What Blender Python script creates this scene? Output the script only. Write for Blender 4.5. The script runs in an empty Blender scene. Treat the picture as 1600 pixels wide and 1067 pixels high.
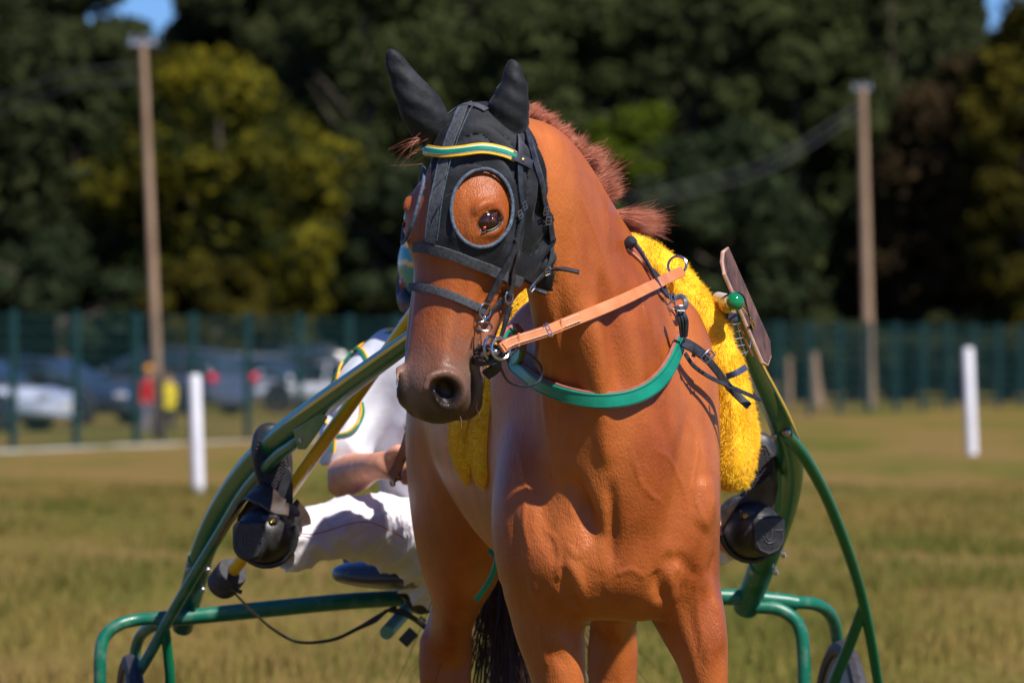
import bpy, bmesh, math, random
import numpy as np
from mathutils import Vector, Matrix
random.seed(7); rng = np.random.default_rng(7)
sc = bpy.context.scene
# ------------------------------------------------------------------ camera, world, sun, exposure
CAM = np.array([0.0, -11.5, 1.444]); FP = 8889.0; PITCH = math.atan(-4.5/FP)
cd = bpy.data.cameras.new('camera'); cam = bpy.data.objects.new('camera', cd); sc.collection.objects.link(cam)
cam.location = CAM; cam.rotation_euler = (math.pi/2-PITCH, 0, 0)
cd.sensor_width = 36; cd.lens = 200; cd.clip_start = .1; cd.clip_end = 5000
cd.dof.use_dof = True; cd.dof.focus_distance = 11.8; cd.dof.aperture_fstop = 6.3
sc.camera = cam
SUN_EL, SUN_AZ = math.radians(52), math.radians(-42)    # azimuth: degrees to the left of the camera, seen from the horse
sdir = Vector((-math.sin(SUN_AZ)*math.cos(SUN_EL), -math.cos(SUN_AZ)*math.cos(SUN_EL), math.sin(SUN_EL)))
w = bpy.data.worlds.new('World'); sc.world = w; w.use_nodes = True
nt = w.node_tree; bg = nt.nodes['Background']; sky = nt.nodes.new('ShaderNodeTexSky')
sky.sky_type = 'NISHITA'; sky.sun_disc = False; sky.sun_elevation = SUN_EL; sky.sun_rotation = math.atan2(sdir.x, sdir.y)
sky.altitude = 1500; sky.air_density = 1.0; sky.dust_density = .05; sky.ozone_density = 6.0
hz = nt.nodes.new('ShaderNodeMix'); hz.data_type = 'RGBA'; hz.blend_type = 'MULTIPLY'; hz.inputs[0].default_value = 1; hz.inputs[7].default_value = (.60, .84, 1.30, 1)
nt.links.new(sky.outputs[0], hz.inputs[6]); nt.links.new(hz.outputs[2], bg.inputs[0]); bg.inputs[1].default_value = .066
sl = bpy.data.lights.new('sun', 'SUN'); sl.energy = 5.0; sl.angle = math.radians(.8); sl.color = (1, .95, .87)
so = bpy.data.objects.new('sun', sl); sc.collection.objects.link(so)
so.rotation_euler = sdir.to_track_quat('Z', 'Y').to_euler()
sc.view_settings.view_transform = 'Standard'; sc.view_settings.look = 'None'
sc.view_settings.exposure = .42; sc.view_settings.gamma = 1

# ------------------------------------------------------------------ helpers
fwd = np.array([0, math.cos(PITCH), -math.sin(PITCH)]); upv = np.array([0, math.sin(PITCH), math.cos(PITCH)])
def A(*v): return np.array(v, float)
def W(px, py, Y):                     # photo pixel (1600 wide) at depth Y -> world point
    d = fwd*FP + A(1, 0, 0)*(px-800) + upv*(533.5-py)
    return CAM + d*((Y-CAM[1])/d[1])
def mpp(Y): return (Y-CAM[1])/FP      # metres per pixel at depth Y
def nrm(v): v = np.asarray(v, float); return v/(np.linalg.norm(v)+1e-12)
def spline(pts, n):                   # Catmull-Rom through rows of pts, n samples per span
    P = np.asarray(pts, float)
    if len(P) < 3: 
        return np.array([P[0]+(P[-1]-P[0])*t for t in np.linspace(0, 1, n+1)])
    Q = np.vstack([2*P[0]-P[1], P, 2*P[-1]-P[-2]]); out = []
    for i in range(1, len(Q)-2):
        for t in np.arange(n)/n:
            a, b, c, d = Q[i-1], Q[i], Q[i+1], Q[i+2]
            out.append(.5*((2*b)+(-a+c)*t+(2*a-5*b+4*c-d)*t*t+(-a+3*b-3*c+d)*t**3))
    out.append(P[-1]); return np.array(out)

def empty(name, loc, label=None, cat=None, group=None):
    o = bpy.data.objects.new(name, None); sc.collection.objects.link(o); o.location = loc; o.empty_display_size = .1
    o.matrix_world = Matrix.Translation(Vector(loc)); tag(o, label, cat, group); return o
def tag(o, label=None, cat=None, group=None, kind=None):
    if label: o['label'] = label
    if cat: o['category'] = cat
    if group: o['group'] = group
    if kind: o['kind'] = kind
    return o
def mesh(name, V, F, mat, parent=None, smooth=True, col=None, uv=None):
    me = bpy.data.meshes.new(name)
    V = np.asarray(V, float)
    org = np.array(parent.matrix_world.translation) if parent is not None else None
    o = bpy.data.objects.new(name, me)
    if parent is None: base = A(*((V.min(0)+V.max(0))/2)); base[2] = V[:, 2].min()
    else: base = A(0, 0, 0)+org
    VV = V-base
    if isinstance(F, np.ndarray):
        nf, k = F.shape
        me.vertices.add(len(VV)); me.vertices.foreach_set('co', VV.astype(np.float32).ravel())
        me.loops.add(nf*k); me.loops.foreach_set('vertex_index', F.astype(np.int32).ravel())
        me.polygons.add(nf); me.polygons.foreach_set('loop_start', np.arange(0, nf*k, k, dtype=np.int32))
        me.polygons.foreach_set('loop_total', np.full(nf, k, dtype=np.int32)); me.update(calc_edges=True); me.validate()
    else:
        me.from_pydata([tuple(v) for v in VV], [], [tuple(f) for f in F]); me.update()
    if smooth: me.polygons.foreach_set('use_smooth', [True]*len(me.polygons))
    if col is not None:
        ca = me.color_attributes.new('tint', 'FLOAT_COLOR', 'POINT'); c4 = np.ones((len(V), 4), np.float32); c4[:, :3] = col
        ca.data.foreach_set('color', c4.ravel())
    me.materials.append(mat); sc.collection.objects.link(o)
    if parent is not None:
        o.parent = parent
        # child of a mesh whose own origin is offset: keep world place
        o.location = (0, 0, 0)
    else: o.location = base
    o.matrix_world = Matrix.Translation(Vector(base))
    if parent is not None: o.matrix_parent_inverse = Matrix(); o.location = (0, 0, 0)
    return o
class MB:
    def __init__(s): s.V = []; s.F = []; s.n = 0
    def add(s, V, F):
        V = np.asarray(V, float); s.V.append(V); s.F += [tuple(int(i)+s.n for i in f) for f in F]; s.n += len(V); return s
    def box(s, c, size, ax=None, taper=1.0):
        ax = np.eye(3) if ax is None else np.asarray(ax, float)
        V = [A(*c)+ax[0]*x*size[0]/2*(taper if z > 0 else 1)+ax[1]*y*size[1]/2*(taper if z > 0 else 1)+ax[2]*z*size[2]/2 for z in (-1, 1) for y in (-1, 1) for x in (-1, 1)]
        return s.add(V, [(0, 2, 3, 1), (4, 5, 7, 6), (0, 1, 5, 4), (2, 6, 7, 3), (0, 4, 6, 2), (1, 3, 7, 5)])
    def tube(s, pts, r, seg=12, n=0, flat=1.0, side=None, closed=False, caps=True):
        P = np.asarray(pts, float)
        if np.isscalar(r): r = np.full(len(P), r)
        if n: 
            Q = spline(np.column_stack([P, r]), n); P, r = Q[:, :3], Q[:, 3]
        m = len(P); r = np.asarray(r, float)
        T = np.gradient(P, axis=0) if not closed else np.roll(P, -1, 0)-np.roll(P, 1, 0)
        T /= np.linalg.norm(T, axis=1)[:, None]+1e-12
        u = nrm(np.cross(T[0], A(.31, .2, .93) if side is None else side)); V = []
        if side is not None: u = nrm(np.cross(np.cross(T[0], side), T[0]))
        for i in range(m):
            u = nrm(u-T[i]*np.dot(u, T[i])) if side is None else nrm(np.asarray(side)-T[i]*np.dot(side, T[i]))
            v = np.cross(T[i], u)
            for k in range(seg):
                a = 2*math.pi*k/seg; V.append(P[i]+r[i]*(u*math.cos(a)+v*math.sin(a)*flat))
        F = [(i*seg+k, i*seg+(k+1) % seg, ((i+1) % m)*seg+(k+1) % seg, ((i+1) % m)*seg+k) for i in range(m if closed else m-1) for k in range(seg)]
        if caps and not closed: F += [tuple(range(seg))[::-1], tuple((m-1)*seg+k for k in range(seg))]
        return s.add(V, F)
    def lathe(s, c, axis, prof, seg=24):      # prof: (radius, height) along axis
        ax = nrm(axis); u = nrm(np.cross(ax, A(.3, .2, .93) if abs(ax[2]) < .9 else A(1, 0, 0))); v = np.cross(ax, u); V = []
        for (r, h) in prof:
            for k in range(seg):
                a = 2*math.pi*k/seg; V.append(A(*c)+ax*h+r*(u*math.cos(a)+v*math.sin(a)))
        m = len(prof); F = [(i*seg+k, i*seg+(k+1) % seg, (i+1)*seg+(k+1) % seg, (i+1)*seg+k) for i in range(m-1) for k in range(seg)]
        if prof[0][0] > 1e-4: F.append(tuple(range(seg))[::-1])
        if prof[-1][0] > 1e-4: F.append(tuple((m-1)*seg+k for k in range(seg)))
        return s.add(V, F)
    def sphere(s, c, r, seg=20, ax=None):
        r = A(r, r, r) if np.isscalar(r) else A(*r); ax = np.eye(3) if ax is None else np.asarray(ax); V = []; R = seg//2
        for i in range(R+1):
            t = math.pi*i/R
            for k in range(seg):
                a = 2*math.pi*k/seg; q = A(math.sin(t)*math.cos(a), math.sin(t)*math.sin(a), math.cos(t))*r
                V.append(A(*c)+q[0]*ax[0]+q[1]*ax[1]+q[2]*ax[2])
        return s.add(V, [(i*seg+k, i*seg+(k+1) % seg, (i+1)*seg+(k+1) % seg, (i+1)*seg+k) for i in range(R) for k in range(seg)])
    def torus(s, c, axis, R, r, seg=28, sc2=1.0):
        ax = nrm(axis); u = nrm(np.cross(ax, A(.3, .2, .93) if abs(ax[2]) < .9 else A(1, 0, 0))); v = np.cross(ax, u)
        P = [A(*c)+R*(u*math.cos(2*math.pi*k/seg)+v*sc2*math.sin(2*math.pi*k/seg)) for k in range(seg)]
        return s.tube(P, r, 8, closed=True)
    def ribbon(s, P, N, w, t):                # strap: centreline P, outward normals N, width w (scalar/array), thickness t
        P = np.asarray(P, float); N = np.asarray(N, float); m = len(P); w = np.full(m, w) if np.isscalar(w) else np.asarray(w)
        T = np.gradient(P, axis=0); T /= np.linalg.norm(T, axis=1)[:, None]+1e-12; V = []
        for i in range(m):
            b = nrm(np.cross(T[i], N[i])); n_ = nrm(np.cross(b, T[i]))
            for (x, y) in ((-1, 0), (-.93, 1), (0, 1.18), (.93, 1), (1, 0), (.9, -.5), (-.9, -.5)):
                V.append(P[i]+b*x*w[i]/2+n_*y*t)
        F = [(i*7+k, i*7+(k+1) % 7, (i+1)*7+(k+1) % 7, (i+1)*7+k) for i in range(m-1) for k in range(7)]
        F += [tuple(range(7))[::-1], tuple((m-1)*7+k for k in range(7))]
        return s.add(V, F)
    def build(s, name, mat, parent=None, smooth=True, bevel=0, **kw):
        o = mesh(name, np.vstack(s.V), s.F, mat, parent, smooth, **kw)
        bm = bmesh.new(); bm.from_mesh(o.data); bmesh.ops.recalc_face_normals(bm, faces=bm.faces); bm.to_mesh(o.data); bm.free()
        if smooth: o.data.set_sharp_from_angle(angle=math.radians(42))
        if bevel:
            m = o.modifiers.new('bevel', 'BEVEL'); m.width = bevel; m.segments = 2; m.limit_method = 'ANGLE'; m.angle_limit = math.radians(35)
        return o

# ------------------------------------------------------------------ materials
def mat(name, col, rough=.6, col2=None, scale=20, bump=0, bscale=60, metal=0, sheen=0, coat=0, spec=.5, detail=4, stretch=None, attr=False, trans=0, ramp=(.35, .65), bumpd=.01, b2=None):
    m = bpy.data.materials.new(name); m.use_nodes = True; n = m.node_tree.nodes; L = m.node_tree.links; b = n['Principled BSDF']
    b.inputs['Roughness'].default_value = rough; b.inputs['Metallic'].default_value = metal
    b.inputs['Specular IOR Level'].default_value = spec; b.inputs['Coat Weight'].default_value = coat
    if sheen: b.inputs['Sheen Weight'].default_value = sheen; b.inputs['Sheen Roughness'].default_value = .35
    tc = n.new('ShaderNodeTexCoord'); mp = n.new('ShaderNodeMapping'); L.new(tc.outputs['Object'], mp.inputs[0])
    if stretch: mp.inputs['Scale'].default_value = stretch
    ns = n.new('ShaderNodeTexNoise'); ns.inputs['Scale'].default_value = scale; ns.inputs['Detail'].default_value = detail; L.new(mp.outputs[0], ns.inputs[0])
    cr = n.new('ShaderNodeValToRGB'); cr.color_ramp.elements[0].position = ramp[0]; cr.color_ramp.elements[1].position = ramp[1]
    cr.color_ramp.elements[0].color = (*col, 1); cr.color_ramp.elements[1].color = (*(col2 or tuple(min(1, c*1.25) for c in col)), 1)
    L.new(ns.outputs[0], cr.inputs[0]); out = cr.outputs[0]
    if attr:
        at = n.new('ShaderNodeVertexColor'); at.layer_name = 'tint'; mx = n.new('ShaderNodeMix'); mx.data_type = 'RGBA'; mx.blend_type = 'MULTIPLY'
        mx.inputs[0].default_value = 1; L.new(out, mx.inputs[6]); L.new(at.outputs[0], mx.inputs[7]); out = mx.outputs[2]
    L.new(out, b.inputs['Base Color'])
    # small roughness breakup
    mr = n.new('ShaderNodeMapRange'); mr.inputs[3].default_value = rough*.82; mr.inputs[4].default_value = min(1, rough*1.2)
    L.new(ns.outputs[0], mr.inputs[0]); L.new(mr.outputs[0], b.inputs['Roughness'])
    if bump:
        nb = n.new('ShaderNodeTexNoise'); nb.inputs['Scale'].default_value = bscale; nb.inputs['Detail'].default_value = 5; L.new(mp.outputs[0], nb.inputs[0])
        bp = n.new('ShaderNodeBump'); bp.inputs['Strength'].default_value = bump; bp.inputs['Distance'].default_value = bumpd
        if b2:
            nc = n.new('ShaderNodeTexNoise'); nc.inputs['Scale'].default_value = b2[0]; nc.inputs['Detail'].default_value = 4; nc.inputs['Distortion'].default_value = .6; L.new(mp.outputs[0], nc.inputs[0]); bq = n.new('ShaderNodeBump'); bq.inputs['Strength'].default_value = b2[1]; bq.inputs['Distance'].default_value = b2[2]; L.new(nc.outputs[0], bq.inputs['Height']); L.new(bq.outputs[0], bp.inputs['Normal'])
        L.new(nb.outputs[0], bp.inputs['Height']); L.new(bp.outputs[0], b.inputs['Normal'])
    if trans: b.inputs['Transmission Weight'].default_value = trans
    return m

# ------------------------------------------------------------------ signed distance sculpting
PAD = .10
class SDF:
    def __init__(s): s.ops = []
    def _add(s, fn, lo, hi, k, sub=False): s.ops.append((fn, np.asarray(lo)-PAD, np.asarray(hi)+PAD, k, sub)); return s
    def ell(s, c, r, ax=None, k=.04, sub=False):
        c = A(*c); r = A(*r); ax = np.eye(3) if ax is None else np.asarray(ax, float); R = r.max()
        def fn(P):
            q = (P-c)@ax.T; k0 = np.sqrt(((q/r)**2).sum(-1)); k1 = np.sqrt(((q/r**2)**2).sum(-1))+1e-6
            return k0*(k0-1)/k1
        return s._add(fn, c-R, c+R, k, sub)
    def chain(s, nodes, side=None, n=4, k=.04, sub=False, inner=.01):
        """nodes rows: x,y,z,ru,rv ; side: vector or list of vectors for the u axis"""
        N = np.asarray(nodes, float)
        S = np.tile(A(1, 0, 0) if side is None else np.asarray(side, float), (len(N), 1)) if side is None or np.asarray(side).ndim == 1 else np.asarray(side, float)
        Q = spline(np.hstack([N, S]), n) if n > 1 else np.hstack([N, S])
        segs = []
        for i in range(len(Q)-1):
            a, b = Q[i, :3], Q[i+1, :3]; d = b-a; L = np.linalg.norm(d); t = d/L
            u = nrm(Q[i, 5:8]-t*np.dot(Q[i, 5:8], t)); v = np.cross(t, u); segs.append((a, d, L, t, u, v, Q[i, 3], Q[i+1, 3], Q[i, 4], Q[i+1, 4]))
        def fn(P):
            out = None
            for (a, d, L, t, u, v, u0, u1, v0, v1) in segs:
                w_ = P-a; h = np.clip((w_@t)/L, 0, 1); qw = (w_@t)-h*L; qu = w_@u; qv = w_@v
                ru = u0+(u1-u0)*h; rv = v0+(v1-v0)*h; rw = (ru+rv)/2
                k0 = np.sqrt((qu/ru)**2+(qv/rv)**2+(qw/rw)**2); k1 = np.sqrt((qu/ru**2)**2+(qv/rv**2)**2+(qw/rw**2)**2)+1e-6
                e = k0*(k0-1)/k1; e = np.maximum(e, -np.minimum(ru, rv))
                out = e if out is None else smin(out, e, inner)
            return out
        rm = Q[:, 3:5].max(1)[:, None]
        return s._add(fn, (Q[:, :3]-rm).min(0), (Q[:, :3]+rm).max(0), k, sub)
    def cap(s, pts, r, k=.03, sub=False, n=1):     # round chain
        P = np.asarray(pts, float); r = np.full(len(P), r) if np.isscalar(r) else np.asarray(r, float)
        return s.chain(np.column_stack([P, r, r]), side=A(.57, .31, .76), n=n, k=k, sub=sub)
    def at(s, P):
        P = np.asarray(P, float); d = np.full(len(P), .5)
        for (fn, lo, hi, k, sub) in s.ops:
            m = ((P > lo) & (P < hi)).all(1)
            if m.any():
                e = fn(P[m]); d[m] = smin(d[m], e, k) if not sub else -smin(-d[m], e, k)
        return d
    def grad(s, P, h=.002):
        g = np.stack([s.at(P+h*e)-s.at(P-h*e) for e in np.eye(3)], 1)
        return g/(np.linalg.norm(g, axis=1)[:, None]+1e-9)
    def project(s, P, off=0.0, it=4):
        P = np.array(P, float)
        for _ in range(it):
            P = P-s.grad(P)*((s.at(P)-off)[:, None])
        return P
    def grid(s, xs, ys, zs, nb=6):             # sparse evaluation: only blocks the surface can pass through
        ax = (xs, ys, zs); ed = [np.unique(np.r_[np.arange(0, len(a), nb), len(a)-1]) for a in ax]
        cen = [(a[e[:-1]]+a[e[1:]])/2 for a, e in zip(ax, ed)]; half = [(a[e[1:]]-a[e[:-1]])/2 for a, e in zip(ax, ed)]
        C_ = np.stack(np.meshgrid(*cen, indexing='ij'), -1).reshape(-1, 3); hd = np.sqrt((np.stack(np.meshgrid(*half, indexing='ij'), -1)**2).sum(-1)).reshape(-1)
        d = s.at(C_); G = np.where(d < 0, -.1, .1).astype(np.float32).reshape([len(c) for c in cen])
        bi = [np.clip(np.searchsorted(e, np.arange(len(a)), side='right')-1, 0, len(e)-2) for a, e in zip(ax, ed)]
        act = (np.abs(d) < hd*1.35+.012).reshape(G.shape); G = G[np.ix_(*bi)]; m = act[np.ix_(*bi)]
        for q in range(3):                      # shared faces of an active block belong to it as well
            for e in ed[q][1:-1]:
                i0 = [slice(None)]*3; i1 = [slice(None)]*3; i0[q] = e; i1[q] = e-1; m[tuple(i0)] |= m[tuple(i1)]
        I = np.argwhere(m); 
        for c in range(0, len(I), 400000):
            J = I[c:c+400000]; P = np.stack([ax[q][J[:, q]] for q in range(3)], 1); G[tuple(J.T)] = s.at(P)
        return G
class GridSDF(SDF):                            # the same surface, read back from its grid (fast)
    def __init__(s, G, xs, ys, zs): s.G = G; s.ax = (xs, ys, zs)
    def at(s, P):
        P = np.asarray(P, float); fi = [np.interp(P[:, q], a, np.arange(len(a))) for q, a in enumerate(s.ax)]; i = [np.minimum(f.astype(int), len(a)-2) for f, a in zip(fi, s.ax)]; t = [f-j for f, j in zip(fi, i)]; o = 0
        for x in (0, 1):
            for y in (0, 1):
                for z in (0, 1):
                    o = o+s.G[i[0]+x, i[1]+y, i[2]+z]*(t[0] if x else 1-t[0])*(t[1] if y else 1-t[1])*(t[2] if z else 1-t[2])
        out = sum(np.maximum(a[0]-P[:, q], 0)+np.maximum(P[:, q]-a[-1], 0) for q, a in enumerate(s.ax))
        return o+out
    def grad(s, P, h=.004): return SDF.grad(s, P, h)
def smin(a, b, k):
    h = np.maximum(k-np.abs(a-b), 0)/k
    return np.minimum(a, b)-h*h*k*.25
def nets(G, xs, ys, zs):
    S = G < 0; nx, ny, nz = S.shape
    cnt = np.zeros((nx-1, ny-1, nz-1), np.uint8)
    for i in (0, 1):
        for j in (0, 1):
            for k in (0, 1): cnt += S[i:nx-1+i, j:ny-1+j, k:nz-1+k]
    act = (cnt > 0) & (cnt < 8); idx = np.full(act.shape, -1, np.int64); c = np.argwhere(act); idx[act] = np.arange(len(c))
    acc = np.zeros((len(c), 3)); num = np.zeros(len(c)); cor = [(i, j, k) for i in (0, 1) for j in (0, 1) for k in (0, 1)]
    for a in cor:
        for b in cor:
            if sum(b)-sum(a) == 1 and all(y >= x for x, y in zip(a, b)):
                fa = G[c[:, 0]+a[0], c[:, 1]+a[1], c[:, 2]+a[2]]; fb = G[c[:, 0]+b[0], c[:, 1]+b[1], c[:, 2]+b[2]]
                m = (fa < 0) != (fb < 0); t = np.where(m, fa/(fa-fb+1e-12), 0)
                p = np.array(a)+t[:, None]*(np.array(b)-np.array(a)); acc[m] += p[m]; num[m] += 1
    p = c+acc/num[:, None]; V = np.stack([np.interp(p[:, q], np.arange(len(a)), a) for q, a in enumerate((xs, ys, zs))], 1)
    F = []
    for ax in range(3):
        o = [q for q in range(3) if q != ax]; sa = [slice(None)]*3; sb = [slice(None)]*3; sa[ax] = slice(0, -1); sb[ax] = slice(1, None)
        A0, B0 = S[tuple(sa)], S[tuple(sb)]; e = np.argwhere(A0 != B0)
        e = e[(e[:, o[0]] > 0) & (e[:, o[1]] > 0) & (e[:, o[0]] < S.shape[o[0]]-1) & (e[:, o[1]] < S.shape[o[1]]-1)]
        if len(e) == 0: continue
        f = A0[tuple(e.T)]; q = []
        for (u, v) in ((0, 0), (-1, 0), (-1, -1), (0, -1)):
            t = e.copy(); t[:, o[0]] += u; t[:, o[1]] += v; q.append(idx[tuple(t.T)])
        Q = np.stack(q, 1); flip = f if ax != 1 else ~f; Q[~flip] = Q[~flip][:, ::-1]; F.append(Q)
    F = np.vstack(F); F = F[(F >= 0).all(1)]
    return V, F
def relax(V, F, it=1, lam=.5):
    for _ in range(it):
        s_ = np.zeros_like(V); n_ = np.zeros(len(V))
        for a, b in ((0, 1), (1, 2), (2, 3), (3, 0)):
            for x, y in ((a, b), (b, a)):
                for q in range(3): s_[:, q] += np.bincount(F[:, x], V[F[:, y], q], len(V))
                n_ += np.bincount(F[:, x], minlength=len(V))
        n_[n_ == 0] = 1
        V = V+lam*(s_/n_[:, None]-V)
    return V
# ------------------------------------------------------------------ HORSE (one continuous sculpted body)
Lb = A(.993, .117, 0); Bk = A(-.117, .993, 0); Zu = A(0, 0, 1)
def H(x, y, z): return A(.2, 0, 0)+Lb*x+Bk*y+Zu*z
HAX = np.array([Lb, Bk, Zu])
PSI, TH, ROLL = math.radians(36), math.radians(11), math.radians(3)
_h = A(-math.sin(PSI), -math.cos(PSI), 0); _l = A(math.cos(PSI), -math.sin(PSI), 0)
hf = -Zu*math.cos(TH)+_h*math.sin(TH); hn = _h*math.cos(TH)+Zu*math.sin(TH)
hf, hl = hf*math.cos(ROLL)-_l*math.sin(ROLL), _l*math.cos(ROLL)+hf*math.sin(ROLL)
hn = np.cross(hf, hl); hn = hn if np.dot(hn, _h) > 0 else -hn
HO = W(720, 166, -.30)
SN, SLt = 1.20, 1.30            # head depth and breadth
def K(f, n, l): return HO+hf*f+hn*n*SN+hl*l*SLt
HX = np.array([hf, hn, hl])
def headsdf(S, skull_only=False):
    e = lambda c, r, k=.03, sub=False, ax=HX: S.ell(K(*c), A(*r)*A(1, SN, SLt), ax, k, sub)
    def ch(nodes, k=.03, n=4): S.chain([[*K(*q[:3]), q[3]*SLt, q[4]*SN] for q in nodes], side=hl, k=k, n=n)
    e((.10, -.065, 0), (.115, .075, .066), .03)
    e((.21, -.055, 0), (.13, .080, .072), .03)
    for s in (-1, 1):
        e((.222, -.046, .057*s), (.070, .048, .027), .05)      # orbit
        e((.20, -.155, .034*s), (.125, .105, .034), .03)        # jowl
        e((.11, -.10, .055*s), (.07, .05, .03), .03)
    ch([(.25, -.045, 0, .060, .052), (.34, -.048, -.002, .058, .047), (.44, -.050, -.003, .057, .044), (.52, -.050, -.002, .050, .040)], .03)   # nasal
    ch([(.22, -.12, 0, .055, .09), (.32, -.115, 0, .050, .085), (.42, -.098, 0, .042, .055), (.53, -.088, 0, .040, .042)], .03)       # jaws
    for s in (-1, 1):
        S.cap([K(.265, -.066, .072*s), K(.33, -.074, .062*s), K(.39, -.078, .050*s)], [.010, .012, .009], .022)   # facial crest
        S.cap([K(.30, -.03, .040*s), K(.44, -.03, .027*s), K(.52, -.025, .030*s)], [.014, .012, .014], .02)
        S.cap([K(.36, -.13, .040*s), K(.46, -.10, .042*s), K(.52, -.075, .044*s)], [.012, .009, .008], .018)
    e((.553, -.058, 0), (.060, .056, .048), .03)
    for s in (-1, 1):
        e((.560, -.034, .036*s), (.042, .030, .017), .02)
        e((.575, -.070, .034*s), (.030, .028, .020), .02)
    e((.593, -.060, 0), (.028, .038, .036), .02)
    ch([(.42, -.130, 0, .032, .026), (.50, -.128, 0, .028, .024), (.56, -.124, 0, .030, .026)], .025, 3)
    e((.566, -.126, 0), (.034, .030, .032), .02)
    e((.53, -.092, .022), (.05, .035, .030), .02); e((.53, -.092, -.022), (.05, .035, .030), .02)
    if not skull_only:
        S.chain([[*K(.635, -.088, 0), .09, .0035], [*K(.575, -.088, 0), .09, .0035], [*K(.535, -.079, 0), .09, .0025]], side=hl, k=.012, sub=True, n=3)
        for s in (-1, 1):
            a = np.array([nrm(hf*.9+hn*.35-hl*.25*s), nrm(hn*.9-hf*.35), nrm(hl*s)])
            S.ell(K(.567, -.014-.006*(s < 0), .050*s), (.034, .022, .032) if s > 0 else (.020, .014, .024), np.array([nrm(hf*.84-(hn*.62-hl*.78*s)*.54), nrm((hn*.62-hl*.78*s)*.84+hf*.54), nrm(hn*.78+hl*.62*s)]), .007, True)
            S.cap([K(.575, .012, .026*s), K(.545, .012, .030*s), K(.530, -.006, .044*s), K(.537, -.032, .054*s), K(.562, -.048, .055*s), K(.592, -.040, .048*s)], [q_*(1 if s > 0 else .35) for q_ in (.004, .005, .0055, .0055, .005, .004)], .016, n=3)
            pass
EYE = {}
def eyepos(s): return EYE[s][0]

B = SDF()
# trunk: ribcage, withers, croup
B.chain([[*H(.02, .16, 1.16), .165, .27], [*H(.01, .40, 1.20), .205, .32], [*H(0, .70, 1.27), .245, .345], [*H(0, 1.0, 1.30), .255, .34], [*H(0, 1.35, 1.33), .245, .30], [*H(0, 1.65, 1.38), .20, .22]], side=Lb, n=4)
B.chain([[*H(0, .38, 1.50), .07, .12], [*H(0, .62, 1.53), .06, .11], [*H(0, .9, 1.52), .08, .10]], side=Lb, n=3, k=.10)
B.ell(H(0, 1.55, 1.42), (.17, .30, .20), HAX, .10)
for s in (-1, 1):
    B.ell(H(.125*s, 1.62, 1.22), (.125, .26, .36), HAX, .08)
    B.ell(H(.143*s+.029, .26, 1.20), (.085, .15, .33), HAX, .06)           # shoulder blade mass
    B.ell(H(.157*s+.008, .15, 1.08), (.075, .12, .17), HAX, .05)           # point of shoulder / triceps
B.ell(H(.085, .085, 1.02), (.100, .085, .135), HAX, .045)              # pectorals
B.ell(H(-.075, .085, 1.03), (.092, .085, .13), HAX, .045)
B.ell(H(-.01, .10, .99), (.16, .12, .10), HAX, .05)
B.ell(H(.168, .30, 1.34), (.075, .13, .19), HAX, .06); B.ell(H(-.02, .3, 1.38), (.18, .14, .17), HAX, .06)
# neck
def NK(px, py, Y, lat, dv, side): p = W(px, py, Y); return [*p, lat, dv], nrm(side)
nk = [NK(772, 240, -.22, .058, .075, (.86, -.5, 0)), NK(832, 278, -.15, .066, .118, (.88, -.47, 0)), NK(872, 340, -.06, .074, .150, (.9, -.43, .05)),
      NK(908, 430, .02, .090, .19, (.93, -.36, .05)), NK(940, 520, .10, .125, .22, (.96, -.25, 0)), NK(952, 620, .17, .155, .24, (.99, -.1, 0)), NK(955, 710, .22, .18, .22, (1, 0, 0))]
B.chain([a for a, b in nk], side=[b for a, b in nk], n=5, k=.07)
headsdf(B)
B.ell(K(.07, -.11, 0), (.08, .06, .060), HX, .05)
def leg(nodes, k=.05, n=4): B.chain([[*H(x, y, z), a, b] for (x, y, z, a, b) in nodes], side=Lb, n=n, k=k)
# front legs: upper arm, forearm, knee, cannon, fetlock, pastern, hoof
def front(top, dxb, y0, yb):
    f = lambda t: dxb; g = lambda t: y0+(yb-y0)*t
    leg(top+[(dxb, g(.75), .56, .038, .048)], .035)
    leg([(f(.75), g(.75), .55, .040, .046), (f(.8), g(.8), .50, .045, .048), (f(.85), g(.84), .45, .036, .038), (f(.9), g(.9), .36, .027, .032), (f(.95), g(.95), .25, .026, .034), (f(1), g(1), .19, .034, .040),
         (f(1), g(1)-.03, .13, .028, .030), (f(1), g(1)-.05, .09, .036, .040)], .02, 3)
front([(-.112, .19, 1.00, .080, .12), (-.112, .17, .92, .072, .105), (-.105, .16, .86, .066, .09), (-.094, .15, .80, .056, .078), (-.086, .14, .72, .047, .066)], -.082, .17, .12)
front([(.150, .19, 1.02, .080, .12), (.172, .17, .93, .073, .105), (.190, .15, .87, .063, .09), (.205, .13, .81, .049, .076), (.214, .12, .73, .040, .062)], .220, .17, .08)
def hind(x0, y0, x1, y1, dz=0, yb=None):
    leg([(x0, y0-.12, 1.22, .115, .22), (x0+(x1-x0)*.3, y0-.12, 1.05+dz, .105, .19), (x0+(x1-x0)*.6, y0-.02, .92+dz, .086, .135), (x1, y0+.10, .80+dz, .050, .09), (x1, y1, .70+dz, .046, .055)], .05)
    leg([(x1, y1+.01, .77+dz, .040, .045), (x1, y1+.01, .71+dz*.8, .055, .056), (x1, y1, .58+dz*.7, .050, .048), (x1, y1-.02, .48+dz*.5, .030, .038), (x1, y1-.05, .30, .028, .035), (x1, y1-.06, .20, .036, .042), (x1, y1-.11, .13, .030, .032), (x1, y1-.14, .09, .038, .043)], .02, 3)
hind(-.125, 1.68, -.126, 1.92, .04); leg([(-.128, 2.00, .79, .030, .030), (-.132, 1.99, .70, .026, .034)], .03, 2); leg([(-.175, 1.90, .74, .020, .030), (-.172, 1.90, .66, .024, .034)], .03, 2)
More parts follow.
